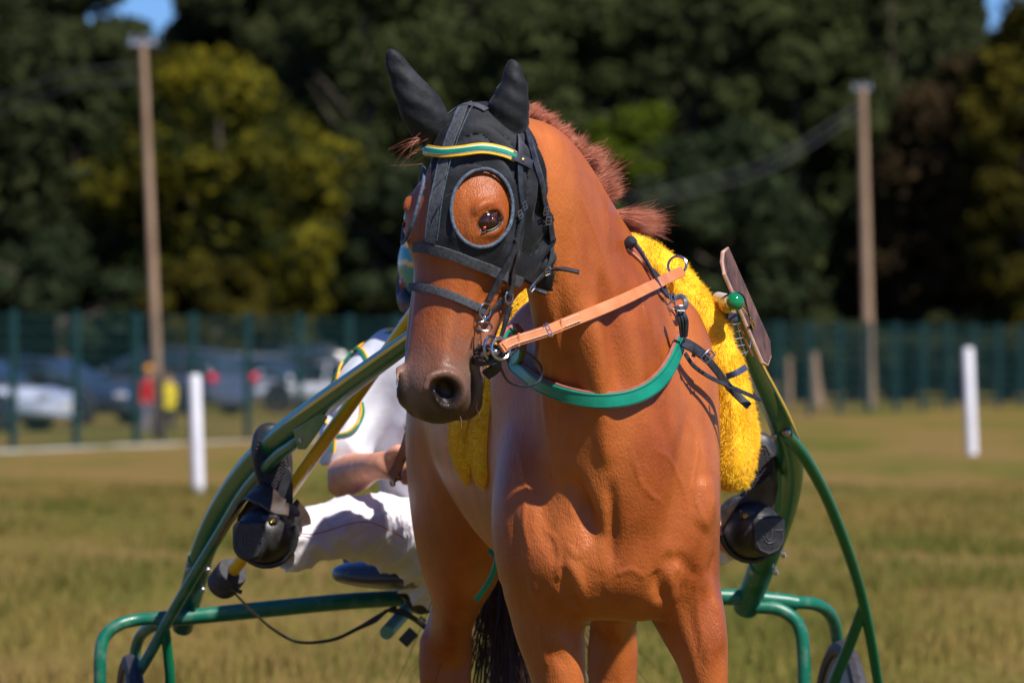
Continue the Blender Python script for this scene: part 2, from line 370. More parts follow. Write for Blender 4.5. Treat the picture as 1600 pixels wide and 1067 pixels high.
hind(.16, 1.45, .215, 1.55, .02)
# muscle relief on chest and neck
# eyes: find the skin at the photo's eye, then socket, brow and lids there, mirrored
P = W(768, 346, -.62); D = nrm(P-CAM)
for _ in range(400):
    d = B.at(P[None])[0]; P = P+D*np.clip(abs(d)*.5, .0008, .02)
    if d < .0006: break
q = P-HO; ef, en, el = q@hf, q@hn, q@hl
for s in (-1, 1):
    C = HO+hf*ef+hn*en+hl*el*s; N = B.grad(C[None])[0]; u = nrm(-hn*.85-hf*.62-hl*.2*s); u = nrm(u-N*np.dot(u, N)); v = nrm(np.cross(N, u)); v = v if np.dot(v, -hf) > 0 else -v
    EYE[s] = (C-N*.0135, N, u, v)
for s in (-1, 1):
    C0_, N, u, v = EYE[s]; C = C0_+N*.0135; E = lambda a, b, c=0: C+u*a+v*b+N*c
    B.cap([E(-.020, .032, -.0035), E(.0, .037, -.0035), E(.024, .028, -.004)], [.001, .002, .001], .016, n=3)
    B.cap([E(-.026, -.008, -.004), E(-.006, -.020, -.001), E(.016, -.014, -.001), E(.026, .0, -.003)], [.002, .003, .003, .002], .014, n=3)
    B.ell(E(0, .0015, .002), (.0300, .0170, .022), np.array([u, v, N]), .004, True)
    B.cap([E(-.029, -.008, .0), E(-.020, -.004, .0)], [.003, .006], .006, sub=True)
STEP = .0058
zs = np.concatenate([np.arange(-.02, .78, .012), np.arange(.784, 1.98, STEP)])
xs = np.arange(-.36, .60, STEP); ys = np.concatenate([np.arange(-.62, .50, STEP), np.arange(.507, 2.25, .012)])
BA = B; G = BA.grid(xs, ys, zs); B = GridSDF(G, xs, ys, zs)
def trace(S, pts, off=0.0, y0=-.62, y1=.9):                   # where a ray of the photo meets the sculpted surface (or passes closest to it)
    P0 = np.array([W(q[0], q[1], (q[2] if len(q) > 2 else y0)) for q in pts]); P = P0.copy(); D = P-CAM; D /= np.linalg.norm(D, axis=1)[:, None]
    fr = np.array([len(q) == 2 for q in pts]); best = P.copy(); bd = np.full(len(P), 9.); hit = ~fr
    for _ in range(400):
        d = S.at(P)-off; u = (d < bd) & ~hit; best[u] = P[u]; bd[u] = d[u]; hit = hit | (d <= .0006)
        st = np.where(hit, 0, np.clip(np.where(np.abs(d) < .06, np.abs(d)*.6, .02), .001, .02)); P = P+D*st[:, None]
        if (P[:, 1] > y1).all(): break
    best[~fr] = P0[~fr]; miss = (bd > .002) | ~fr
    if miss.any(): best[miss] = S.project(best[miss], off, 10)
    return best
FEAT = []
def feat(pts, w, h, world=False):            # relief along a line: width w, height h (negative: groove)
    P = np.array(pts) if world else trace(B, pts); n = len(P)
    w = np.full(n, w) if np.isscalar(w) else np.asarray(w); h = np.full(n, h) if np.isscalar(h) else np.asarray(h)
    FEAT.append(spline(np.column_stack([P, w, h]), 6))
def groove(pts, r, k=0, out=.35): r = np.asarray(r if not np.isscalar(r) else [r]*len(pts), float); feat(pts, r*1.6, -r*.80*(1-out))
def ridge(pts, r, k=0, out=0): r = np.asarray(r if not np.isscalar(r) else [r]*len(pts), float); feat(pts, r*1.1, r*.45)
feat([(866, 400), (872, 460), (882, 540), (892, 620), (900, 680)], [.014, .020, .026, .026, .018], [-.003, -.008, -.013, -.011, -.003]); feat([(936, 410), (952, 480), (966, 560), (975, 640)], [.014, .022, .026, .02], [-.004, -.013, -.016, -.006]); feat([(902, 420), (922, 520), (932, 600), (940, 680), (945, 750)], [.018, .026, .026, .03, .02], [.004, .011, .010, .006, .001]); feat([(998, 455), (1012, 505), (1026, 555), (1040, 610)], .0035, .0035); feat([(985, 470), (1003, 560), (1015, 640)], [.02, .03, .02], [.004, .009, .003])
for s in (-1, 1):
    C0_, N, u, v = EYE[s]; E = lambda a, b: C0_+N*.0135+u*a+v*b
    for (o, h_) in ((.0215, -.0022), (.0275, -.0016), (-.0215, -.0015)): feat([E(-.026, o*.75), E(-.010, o+.002), (E(.008, o+.002)), E(.026, o*.75)], .0028, h_, True); feat([(884, 730), (900, 765), (912, 795), (925, 830), (940, 860)], .020, [-.001, -.003, -.004, -.002, 0])
for q in range(6): feat([(918+q*5, 880+q*3), (915+q*5, 905+q*2), (918+q*6, 935)], .0035, -.0018)
for q in range(5): feat([(1060+q*9, 872+q*5), (1052+q*10, 900+q*5), (1054+q*10, 930)], .004, -.002)   # jugular groove into the breast hollow
ridge([(925, 480), (938, 580), (945, 680), (950, 740)], [.012, .016, .016, .012])
ridge([(845, 500), (850, 600), (862, 700), (872, 770)], [.010, .014, .014, .01])
feat([(952, 740), (956, 790), (957, 840), (956, 900)], [.010, .012, .012, .010], [-.002, -.009, -.010, -.002])
groove([(970, 420), (985, 480), (1008, 560), (1030, 650), (1060, 740)], [.012, .014, .016, .012, .01], .04, .4)
groove([(1075, 620), (1062, 720), (1050, 800), (1040, 870)], [.01, .014, .014, .012], .045, .5)
groove([(838, 700), (846, 780), (862, 850), (885, 890)], [.008, .012, .012, .010], .04, .4)
groove([(800, 760), (806, 850), (830, 930), (866, 1010), (895, 1062)], [.008, .010, .008, .008, .006], .03, .4)
groove([(874, 880), (888, 915), (908, 955)], [.008, .010, .006], .025, .3); ridge([(884, 872), (904, 912), (914, 948)], [.010, .014, .008], .02, -.3)
groove([(1040, 955), (1034, 915), (1042, 880), (1056, 868)], [.006, .010, .012, .008], .022, .2); ridge([(1052, 950), (1050, 905), (1064, 880)], [.010, .012, .008], .02, -.3)
groove([(1080, 880), (1072, 940), (1090, 1010), (1100, 1060)], [.010, .012, .008, .006], .035, .4)
groove([(1118, 860), (1108, 900), (1112, 960)], [.008, .008, .006], .03, .4)
ridge([(1098, 890), (1118, 950), (1124, 1030)], [.016, .02, .018]); ridge([(1090, 830), (1104, 790), (1098, 740)], [.02, .03, .02]); groove([(1050, 866), (1072, 880), (1094, 906)], [.006, .009, .006], 0, .2); groove([(863, 896), (888, 930), (912, 954)], [.005, .008, .006], 0, .1); groove([(1023, 890), (1030, 915), (1038, 942)], [.008, .012, .008], 0, .1)
ridge([(826, 900), (850, 960), (868, 1030)], [.016, .022, .02], .04, -.7)
groove([(660, 860), (690, 905), (735, 915), (770, 890)], [.006, .008, .008, .006], .03, .4)      # gaskin
groove([(676, 975), (674, 1012), (682, 1055)], [.008, .012, .008], .03, .1); groove([(716, 970), (717, 1010), (706, 1055)], [.008, .012, .008], .02, .1)
ridge([(652, 905), (672, 935), (696, 948), (722, 932), (738, 905)], .010); groove([(655, 890), (690, 905), (735, 885)], .012, 0, .1)
def vein(pts, r=.0045): feat(pts, r, .0028)
for v in ([(862, 350), (872, 430), (866, 520), (880, 600)], [(905, 300), (935, 380), (948, 450)], [(896, 350), (905, 420), (897, 470)], [(1068, 640), (1090, 690), (1082, 760), (1100, 830)],
          [(1090, 690), (1110, 740), (1106, 800)], [(985, 700), (1005, 760), (1040, 790)], [(880, 700), (890, 660), (880, 620)], [(845, 820), (870, 850), (872, 900), (880, 960)],
          [(1100, 900), (1090, 950), (1096, 1000), (1082, 1060)], [(850, 940), (846, 1000), (860, 1050)], [(1002, 470), (1018, 520), (1032, 570), (1040, 640)], [(885, 850), (905, 870), (915, 850)], [(1020, 700), (1050, 720), (1070, 770), (1068, 830)], [(810, 700), (822, 760), (818, 820), (830, 870)], [(960, 900), (985, 890), (1010, 905)], [(868, 560), (858, 610), (866, 660)], [(930, 250), (948, 320), (950, 380)], [(836, 960), (852, 1000), (848, 1050)], [(1108, 930), (1122, 980), (1112, 1040)], [(1060, 480), (1075, 530), (1090, 600)]): vein(v)
for v in ([(.30, -.10, .075), (.36, -.085, .066), (.41, -.075, .052), (.46, -.07, .046)], [(.36, -.085, .066), (.38, -.12, .062), (.36, -.16, .058)], [(.41, -.075, .052), (.45, -.05, .045), (.49, -.045, .043)]):
    feat(B.project(np.array([K(*q) for q in v])), .004, .0022, True)

def kfeat(pts, w, h): feat(B.project(np.array([K(*q) for q in pts])), w, h, True)
for s in (-1, 1):
    kfeat([(.33, -.015, .050*s), (.40, -.015, .046*s), (.47, -.012, .044*s), (.51, -.012, .044*s)], .010, -.0035)
    kfeat([(.265, -.075, .078*s), (.33, -.085, .070*s), (.40, -.088, .058*s)], .008, .0055); kfeat([(.34, -.055, .064*s), (.42, -.055, .054*s), (.49, -.055, .050*s)], .012, -.004)
    kfeat([(.505, .000, .040*s), (.512, -.022, .050*s), (.528, -.048, .055*s), (.556, -.064, .053*s)], .006, -.0035)
    kfeat([(.50, -.085, .050*s), (.53, -.078, .050*s), (.57, -.076, .046*s)], .005, -.004); kfeat([(.52, -.105, .044*s), (.56, -.112, .040*s)], .006, -.003)
    kfeat([(.60, -.03, .030*s), (.615, -.05, .034*s), (.610, -.075, .038*s)], .008, .003); kfeat([(.36, -.11, .058*s), (.40, -.14, .050*s), (.44, -.15, .042*s)], .010, -.005)
    for q in range(5): kfeat([(.485+.012*q, -.062-.004*q, .052*s), (.492+.012*q, -.078-.004*q, .050*s)], .0025, -.0016)
def relief(V, N):
    D = np.zeros(len(V))
    for Q in FEAT:
        wm = Q[:, 3].max()*2.2; lo, hi = Q[:, :3].min(0)-wm, Q[:, :3].max(0)+wm; m = np.where(((V > lo) & (V < hi)).all(1))[0]
        if not len(m): continue
        P = V[m]; best = np.full(len(m), 9.); wv = np.full(len(m), .01); hv = np.zeros(len(m)); L = len(Q)-1
        for i in range(L):
            a, b = Q[i, :3], Q[i+1, :3]; d = b-a; t = ((P-a)@d)/(d@d+1e-12); tc_ = np.clip(t, 0, 1); e = np.linalg.norm(P-a-tc_[:, None]*d, axis=1)
            u = e < best; best[u] = e[u]; s_ = tc_[u]; g = (i+s_)/L; fade = np.clip(np.minimum(g, 1-g)*5, 0, 1)
            wv[u] = Q[i, 3]*(1-s_)+Q[i+1, 3]*s_; hv[u] = (Q[i, 4]*(1-s_)+Q[i+1, 4]*s_)*(.15+.85*fade*fade*(3-2*fade))
        D[m] += hv*np.exp(-(best/np.maximum(wv, .003))**2)
    return V+N*D[:, None]
def vnormals(V, F):
    n = np.cross(V[F[:, 2]]-V[F[:, 0]], V[F[:, 3]]-V[F[:, 1]]); N = np.zeros_like(V)
    for q in range(4):
        for a in range(3): N[:, a] += np.bincount(F[:, q], n[:, a], len(V))
    return N/(np.linalg.norm(N, axis=1)[:, None]+1e-12)
def mk(S, lo, hi, st, it=1):
    ax = [np.arange(lo[q], hi[q], st) for q in range(3)]; G = S.grid(*ax); V, F = nets(G, *ax); return relax(V, F, it), F
V, F = nets(G, xs, ys, zs); V = relax(V, F, 2); V = relief(V, vnormals(V, F))
# natural coat colours: dark grey muzzle, darker knees and hocks, dark hooves
q = V-HO; hc = np.stack([q@hf, q@hn/SN, q@hl/SLt], 1); inh = (hc[:, 0] > -.1) & (hc[:, 0] < .72) & (np.abs(hc[:, 2]) < .12) & (hc[:, 1] > -.30) & (hc[:, 1] < .09) & (V[:, 1] < .0)
def sst(a, b, x): t = np.clip((x-a)/(b-a), 0, 1); return t*t*(3-2*t)
nz = np.sin(V[:, 0]*61+np.sin(V[:, 2]*83)*1.3)*np.sin(V[:, 2]*47+V[:, 1]*59)*.5+.5
col = np.ones((len(V), 3)); col *= (1-.10*nz)[:, None]
def tintmix(c, m): global col; col = col*(1-m[:, None])+np.array(c)*m[:, None]
mz = np.where(inh & (hc[:, 1] > -.19+.0*hc[:, 0]) & (V[:, 1] < -.17), sst(.40, .56, hc[:, 0]-hc[:, 1]*.55+.015*(nz-.5)*2), 0); tintmix((.44, 1.15, 4.6), mz*.9)
mz2 = np.where(inh, sst(.565, .625, hc[:, 0]-hc[:, 1]*.30), 0); tintmix((.10, .26, 1.1), mz2*.9)
for s in (-1, 1):
    dn = np.linalg.norm(V-K(.567, -.020, .046*s), axis=1); tintmix((.04, .10, .45), np.where(inh, 1-sst(.024, .042, dn), 0)*.95)
    de = np.linalg.norm(V-eyepos(s), axis=1); dl = np.abs((V-EYE[s][0])@EYE[s][3])*1.6; de = np.sqrt(((V-EYE[s][0])@EYE[s][2])**2+dl**2); tintmix((.08, .12, .25), np.where(inh & (np.linalg.norm(V-eyepos(s), axis=1) < .05), 1-sst(.027, .036, de), 0)*.9)
    dm = np.linalg.norm((V-K(.575, -.10, .03*s))*A(1, 1, 1), axis=1); tintmix((.10, .24, .9), np.where(inh & (V[:, 1] < -.17), 1-sst(.045, .09, dm), 0)*.6)
star = np.where(inh & (np.abs(hc[:, 2]) < .05), np.exp(-((hc[:, 0]-.455)/.05)**2-((hc[:, 2]-.022)/.016)**2), 0); tintmix((1.5, 1.9, 2.6), star*.25)
hoof = 1-sst(.065, .085, V[:, 2]); tintmix((.10, .22, .5), hoof)
m_h = mat('chestnut_coat', (.28, .058, .010), .38, (.54, .150, .031), 6, bump=.6, bscale=300, stretch=(1, 1, .45), attr=True, sheen=0, spec=.34, detail=10, bumpd=.0030, b2=(48, .30, .006), ramp=(.3, .7))
horse = empty('horse', H(0, .9, 0), 'chestnut horse standing face on between the green sulky shafts, head turned aside', 'horse')
mesh('body', V, F, m_h, horse, col=col)
m_eye = mat('eye_brown', (.010, .004, .003), .10, (.03, .009, .004), 30, spec=.5, coat=.35); m_iris = mat('iris_amber', (.09, .024, .008), .15, (.22, .07, .02), 90, coat=.5); m_pup = mat('pupil', (.003, .003, .005), .08, coat=.6)
m_lid = mat('eye_lid', (.02, .012, .012), .35); m_red = mat('eye_corner', (.35, .03, .02), .25)
for s in (-1, 1):
    c = eyepos(s)
    N, u, v = EYE[s][1:]; e = MB().sphere(c-N*.0140, .0305, 32, np.array([u, v, N])).build('eye', m_eye, horse)
    MB().sphere(c-N*.0140+u*.003+v*.001, (.0160, .0145, .0312), 28, np.array([u, v, N])).build('iris', m_iris, e); MB().sphere(c-N*.0140+u*.003+v*.001, (.0095, .0055, .0316), 24, np.array([u, v, N])).build('pupil', m_pup, e)
    MB().sphere(c+N*.0125-u*.0195-v*.0035, (.0045, .0028, .003), 12, np.array([u, v, N])).build('eye_corner', m_red, e)
    P = [c+N*(.0155-.00002*i*i*0)+u*a-v*(.0155*math.sqrt(max(0, 1-(a/.028)**2))-.001) for i, a in enumerate(np.linspace(-.026, .0268, 14))]
    MB().tube(P, .0016, 8, 2).build('lower_lid', m_lid, e)
m_hoof = mat('hoof_horn', (.035, .022, .016), .5, (.07, .045, .032), 20, stretch=(1, 1, 6))
for (x, y) in ((-.082, .065), (.220, .025), (-.135, 1.775), (.215, 1.405)):
    MB().lathe(H(x, y-.012, 0), nrm(A(0, .22, 1)), [(.064, .0), (.066, .008), (.058, .045), (.049, .085), (.040, .100), (0, .104)], 28).build('hoof', m_hoof, horse)
def hair(name, roots, dirs, ln, mt, parent, width=.0012, droop=.3, jit=.25, seg=5, seed=1, curl=.02):
    r = np.random.default_rng(seed); R = np.asarray(roots, float); D = np.asarray(dirs, float); n = len(R); L = np.broadcast_to(ln, n)*r.uniform(.6, 1.1, n)
    D = D+r.normal(0, jit, (n, 3)); D /= np.linalg.norm(D, axis=1)[:, None]; side = np.cross(D, r.normal(0, 1, (n, 3))); side /= np.linalg.norm(side, axis=1)[:, None]+1e-9
    side[:, 1] *= .4; cv = r.normal(0, 1, (n, 3)); ts = np.linspace(0, 1, seg); V = np.zeros((n, seg*2, 3))
    for i, t in enumerate(ts):
        p = R+D*(L*t)[:, None]+A(0, 0, -1)*(L*droop*t*t)[:, None]+cv*(L*curl*5*t*t)[:, None]; w_ = width*(1-.85*t)
        V[:, 2*i] = p-side*w_/2; V[:, 2*i+1] = p+side*w_/2
    F = np.array([[2*i, 2*i+1, 2*i+3, 2*i+2] for i in range(seg-1)]); F = (F[None]+(np.arange(n)*seg*2)[:, None, None]).reshape(-1, 4)
    return mesh(name, V.reshape(-1, 3), F, mt, parent)
m_mane = mat('mane_hair', (.34, .09, .045), .5, (.58, .21, .12), 60, spec=.5); m_tail = mat('tail_hair', (.022, .008, .005), .45, (.07, .02, .010), 50)
def along(pts, n, seed=0, sp=.01):
    Q = spline(np.array(pts, float), 12); r = np.random.default_rng(seed); t = r.uniform(0, len(Q)-1.001, n); i = t.astype(int); f = (t-i)[:, None]
    return Q[i]*(1-f)+Q[i+1]*f+r.normal(0, sp, (n, 3)), t/(len(Q)-1)
# upright clipped mane along the crest, in clumps
cp = [W(806, 174, -.16), W(840, 180, -.11), W(882, 217, -.05), W(912, 256, .01), W(936, 298, .06), W(946, 318, .09)]
R_, t_ = along(cp, 5200, 3, .005); ph = np.sin(t_*60)*.35+np.sin(t_*23+1)*.35
Ln = .016+.010*np.clip(np.sin(t_*55), 0, 1)+.022*np.clip((t_-.3)*3, 0, 1)+.032*np.exp(-((t_-.74)/.035)**2)+.026*np.exp(-((t_-.56)/.03)**2)
D_ = np.stack([.66+ph*.6+.2*t_, .15+0*t_, .60-ph*.25+0*t_], 1)
hair('mane', R_, D_, Ln, m_mane, horse, .0009, .10, .09, 5, 4, .03)
R_, t_ = along([W(952, 336, .10), W(962, 346, .14), W(970, 356, .16)], 1800, 5, .005)
hair('wither_tuft', R_, np.tile(A(1, .1, .10), (1800, 1)), .088, m_mane, horse, .0009, .12, .08, 6, 6, .03)
R_, t_ = along([W(658, 205, -.36), W(652, 250, -.36)], 24, 8, .006)
hair('forelock', R_, np.tile(A(-1, -.3, -.25), (24, 1)), .044, m_mane, horse, .0006, .4, .22, 7, 9, .05)
R_, t_ = along([H(-.01, 1.93, 1.45), H(-.01, 1.99, 1.3), H(-.01, 2.02, 1.15)], 1500, 11, .02)
hair('tail', R_, np.tile(A(.10, .12, -1), (1500, 1)), .80, m_tail, horse, .005, .1, .055, 8, 12, .03)
# whiskers on the muzzle and long lashes
m_wh = mat('whisker_hair', (.5, .36, .25), .5)
wr = [K(.59+rng.uniform(-.05, .02), -.065+rng.uniform(-.03, .0), .035+rng.uniform(-.02, .01)) for _ in range(30)]; wr2 = [K(.585, -.13, rng.uniform(-.02, .04)) for _ in range(14)]
hair('whiskers', B.project(np.array(wr)), np.tile(A(.45, -.4, -.75), (30, 1)), .026, m_wh, horse, .0003, .1, .35, 5, 13, .03)
hair('chin_hairs', B.project(np.array(wr2)), np.tile(A(.45, -.4, -.75), (14, 1)), .026, m_wh, horse, .0002, .1, .45, 5, 15, .05)
hair('eyelash', [EYE[1][0]+EYE[1][1]*.016+EYE[1][2]*rng.uniform(-.016, .02)+EYE[1][3]*.012 for _ in range(30)], np.tile(EYE[1][1]*.9-EYE[1][3]*.2, (30, 1)), .009, m_mane, horse, .0005, .6, .15, 5, 14, .02)
# ------------------------------------------------------------------ HOOD
m_blk = mat('black_canvas', (.006, .007, .009), .70, (.050, .052, .068), 11, bump=.6, bscale=18, sheen=.08, spec=.35, ramp=(.50, .78), bumpd=.010, detail=7)
m_lea = mat('black_leather', (.012, .013, .018), .42, (.035, .038, .05), 60, bump=.25, bscale=300, bumpd=.001)
m_web = mat('grey_webbing', (.035, .038, .045), .7, (.075, .08, .09), 160, bump=.5, bscale=500, bumpd=.001)
m_rim = mat('blue_piping', (.035, .055, .085), .7, (.10, .14, .19), 150, bump=.4, bscale=400, bumpd=.001)
m_met = mat('steel', (.42, .42, .43), .22, (.62, .62, .62), 30, metal=1); m_brs = mat('brass', (.6, .33, .08), .3, metal=1)
m_grn = mat('teal_leather', (.003, .20, .125), .36, (.005, .27, .17), 25, bump=.15, bscale=120, bumpd=.001)
m_yel = mat('yellow_braid', (.75, .42, .01), .5, (.85, .5, .02), 90); m_wht = mat('white_braid', (.7, .72, .7), .5)
m_tan = mat('tan_leather', (.52, .17, .06), .48, (.62, .225, .09), 22, bump=.15, bscale=200, bumpd=.001); m_pnk = mat('pink_leather', (.55, .22, .15), .55, (.62, .27, .19), 20)
m_brn = mat('brown_leather', (.20, .06, .03), .5, (.28, .10, .05), 30); m_thr = mat('thread', (.65, .6, .5), .7)
def region(P):                                   # >0 outside the hood's outline
    q = P-HO; f = q@hf; n = q@hn/SN; l = q@hl/SLt
    back = np.interp(f, [-.05, .012, .06, .11, .187, .247, .315], [-.095, -.108, -.118, -.135, -.185, -.212, -.236])
    d = np.maximum(f-(.303+.10*l+.05*np.clip(-n-.15, 0, 1)), (back-n)*.9); d = np.maximum(d, -.5)
    for s in (-1, 1):
        a = nrm(hn*.62*1.2+hl*.78*s); t = nrm(hn*.78-hl*.62*s*1.2); t = nrm(t-a*np.dot(a, t)); c = EH(s); r = P-c; u = r@hf; v = r@t; w_ = r@a
        k0 = np.sqrt((u/.077)**2+(v/.060)**2); e = (k0-1)*.06; e = np.where(w_ > -.06, e, .1); d = np.maximum(d, -e)
    return d
def EH(s): return K(.200, -.018, .056*s)
ax_ = [np.arange(lo, hi, .0034) for lo, hi in ((-.16, .14), (-.48, -.03), (1.50, 1.96))]
Gh = B.grid(*ax_); X = np.stack(np.meshgrid(*ax_, indexing='ij'), -1).reshape(-1, 3); reg = region(X).reshape(Gh.shape)
# cloth folds raise the shell a little here and there
q = X-HO; f_, n_, l_ = q@hf, q@hn/SN, q@hl/SLt
fold = (.0042*np.sin(f_*70+18*np.sin(n_*16+l_*9)+l_*60)*sst(.02, .06, f_)*(1-sst(.24, .30, f_))).reshape(Gh.shape)
shell = np.maximum(np.maximum(Gh-.0085-fold, -(Gh-.001)), reg); V, F = nets(shell, *ax_); V = relax(V, F, 1)
hood = empty('blinker_hood', K(.1, 0, 0), 'black cloth hood with round eye holes and ear covers over the chestnut head', 'hood')
mesh('hood_cloth', V, F, m_blk, hood)
def eye_rim(s, off):
    a = nrm(hn*.62*1.2+hl*.78*s); t = nrm(hn*.78-hl*.62*s*1.2); t = nrm(t-a*np.dot(a, t)); c = EH(s)
    P = np.array([c+a*.03+hf*.0785*math.cos(x)+t*.0615*math.sin(x) for x in np.linspace(0, 2*math.pi, 73)[:-1]])
    P = P+a*.03
    for _ in range(60):
        P = P-a*np.clip((B.at(P)-off)*.6, -.004, .004)[:, None]
    return P
for s in (-1, 1):
    P = eye_rim(s, .009); N = B.grad(P); MB().tube(P, .0036, 8, closed=True).build('eye_rim', m_rim, hood)
def lay(pts, off, n=8, S=None, it=3):
    S = S or B; P = trace(S, pts, off); P = spline(P, n); P = S.project(P, off, it); return P, S.grad(P)
def strap(name, pts, w, t, mt, parent, off=.004, n=8, free=False, **kw):
    if free: P = spline(np.array(pts, float), n); N = kw['N'] if 'N' in kw else np.tile(A(.2, -1, .15), (len(P), 1))
    else: P, N = lay(pts, off, n)
    return MB().ribbon(P, N, w, t).build(name, mt, parent), P, N
# centre strip, top band, lower band, edging
strap('centre_strip', [(728, 160), (716, 185), (704, 215), (693, 250), (683, 300), (676, 350), (672, 380)], .026, .0018, m_web, hood, .010)
strap('stitching', [(719, 166), (707, 190), (695, 220), (684, 255), (674, 300), (667, 345), (664, 372)], .0016, .0008, m_rim, hood, .0125)
strap('stitching', [(738, 166), (726, 190), (714, 220), (703, 255), (693, 300), (686, 350), (683, 376)], .0016, .0008, m_rim, hood, .0125)
strap('top_band', [(690, 170), (712, 163), (735, 163), (760, 172)], .016, .0018, m_web, hood, .011)
strap('lower_band', [(645, 386), (665, 388), (700, 397), (740, 412), (780, 428), (815, 442)], .021, .0020, m_web, hood, .0095)
strap('cheek_edge', [(822, 205), (838, 250), (850, 300), (858, 350), (862, 395), (852, 425), (832, 448)], .010, .002, m_web, hood, .009)
def ear(path, tip):
    S = SDF(); S.chain([[*W(x, y, Y), r*mpp(Y), r*mpp(Y)*.72] for x, y, Y, r in path], side=A(1, 0, .3), n=5, k=.01)
    P = np.array([W(x, y, Y) for x, y, Y, r in path]); V, F = mk(S, P.min(0)-.05, P.max(0)+.05, .0038)
    V = V+vnormals(V, F)*(.0008*(1-2*np.abs(np.sin(V[:, 2]*38+V[:, 0]*70+2*np.sin(V[:, 2]*25)))**.8)*np.sin(V[:, 0]*40+V[:, 2]*22)+.001*np.sin(V[:, 2]*170+V[:, 0]*90))[:, None]
    e = mesh('ear_cover', V, F, m_blk, hood)
    return e
ear([(610, 82, -.29, 4.5), (615, 95, -.29, 10), (629, 121, -.285, 18), (649, 155, -.28, 27), (669, 190, -.27, 31), (684, 218, -.26, 22)], 0)
ear([(799, 99, -.29, 5), (802, 114, -.29, 11), (802, 142, -.285, 20), (794, 172, -.28, 29), (793, 197, -.27, 28), (798, 217, -.265, 16)], 0)
for p0, p1 in (([607, 88], [620, 80]), ([792, 101], [808, 108])):
    pass
# ------------------------------------------------------------------ BRIDLE
bri = empty('bridle', K(.3, 0, .05), 'black leather bridle with yellow and green browband and steel bit rings', 'bridle')
bb = [(651, 228), (668, 235), (690, 238), (720, 236), (755, 232), (785, 237), (805, 245)]
o, P, N = strap('browband', bb, .0225, .003, m_yel, bri, .016)
m_ = MB().ribbon(P+N*.0032, N, .0125, .0012).build('white_stripe', m_wht, o); m_ = MB().ribbon(P+N*.0046, N, .0085, .0014).build('green_braid', m_grn, o)
strap('browband_loop', [(800, 243), (815, 250), (830, 258)], .020, .0035, m_lea, bri, .017)
def disc(name, p, off, r, h, mt, parent): 
    P = trace(B, [p], off)[0]; N = B.grad(P[None])[0]; return MB().lathe(P, N, [(r, 0), (r, h*.6), (r*.7, h), (0, h)], 16).build(name, mt, parent)
disc('rivet', (818, 250), .021, .0035, .002, m_brs, bri)
strap('crown_strap', [(818, 190), (828, 225), (838, 262), (848, 300), (856, 335), (863, 375)], .014, .003, m_lea, bri, .012)
strap('cheek_strap', [(812, 212), (812, 260), (813, 300), (815, 330), (808, 370), (797, 405), (778, 440), (764, 470)], .013, .0035, m_lea, bri, .013)
strap('bit_strap', [(806, 372), (804, 410), (801, 440), (796, 462)], .014, .003, m_lea, bri, .014)
strap('bit_hanger', [(796, 478), (790, 500), (783, 525)], .016, .004, m_lea, bri, .012)
strap('noseband', [(641, 449), (655, 449), (685, 455), (720, 468), (745, 480), (758, 487)], .0165, .0045, m_web, bri, .004)
strap('chin_strap', [(765, 488), (785, 470), (800, 455)], .012, .003, m_lea, bri, .006)
def tail_strap(name, a, b, c, wd=.010):
    P = spline(np.array([a, b, c]), 8); return MB().ribbon(P, np.tile(A(.1, -.6, .75), (len(P), 1)), wd, .003).build(name, m_lea, bri)
pa = trace(B, [(858, 422), (833, 452)], .012)
tail_strap('strap_tail', pa[0], W(880, 421, pa[0][1]-.02), W(905, 426, pa[0][1]-.02)); tail_strap('strap_tail', pa[1], W(842, 455, pa[1][1]-.015), W(854, 459, pa[1][1]-.015))
def buckle(p, off, w_, h_, ang, parent, mt=None, S=None):
    c = trace(S or B, [p], off)[0]; N = (S or B).grad(c[None])[0]; u = nrm(np.cross(N, A(math.cos(ang), 0, math.sin(ang)))); v = np.cross(N, u); cs = [(-1, -1), (0, -1.08), (1, -1), (1, 1), (0, 1.08), (-1, 1)]
    P = np.array([c+u*x*w_/2+v*y*h_/2 for x, y in cs]); b = MB().tube(P, .0016, 6, closed=True); b.tube([c-v*h_/2, c+v*h_/2+N*.002], .0012, 6); return b.build('buckle', mt or m_met, parent)
for p, an in (((820, 322), .2), ((813, 335), .2), ((853, 330), -.1), ((857, 345), -.1), ((856, 424), 0), ((832, 450), .3)): buckle(p, .019, .015, .013, an, bri)
def ring(px, py, R, r, parent, ax=None, sc2=1.0, off=.014, dY=0, name='ring'):
    c = trace(B, [(px, py)], off)[0]; c = c+A(0, dY, 0); N = B.grad(c[None])[0] if ax is None else ax; return MB().torus(c, N, R*mpp(-.35), r, 30, sc2).build(name, m_met, parent), c
ring(758, 486, 12.5, .0021, bri, off=.012); ring(757, 510, 12, .0022, bri, nrm(A(.2, -.6, .8)), off=.012)
ring(795, 465, 9, .0022, bri, off=.014)
vm = nrm(A(.55, -.8, .1)); bitc = W(782, 545, -.36)
MB().torus(bitc, vm, 16.5*mpp(-.35), .0034, 34).build('bit_ring', m_met, bri)
MB().torus(W(769, 545, -.345), nrm(A(.8, -.6, .1)), 20*mpp(-.35), .0032, 34).build('bit_ring', m_met, bri)
b = MB().tube([W(744, 557, -.33), W(758, 555, -.345), W(772, 549, -.36)], [.0042, .005, .0065], 10, 4); b.sphere(W(774, 550, -.364), .0068, 12); b.build('bit_bar', m_met, bri)
b = MB().box(W(757, 498, -.372), (.006, .004, .012)); b.build('ring_link', m_met, bri, bevel=.001)
m_rub = mat('black_rubber', (.012, .011, .013), .55, (.03, .027, .03), 80, bump=.5, bscale=300, bumpd=.002)
b = MB()
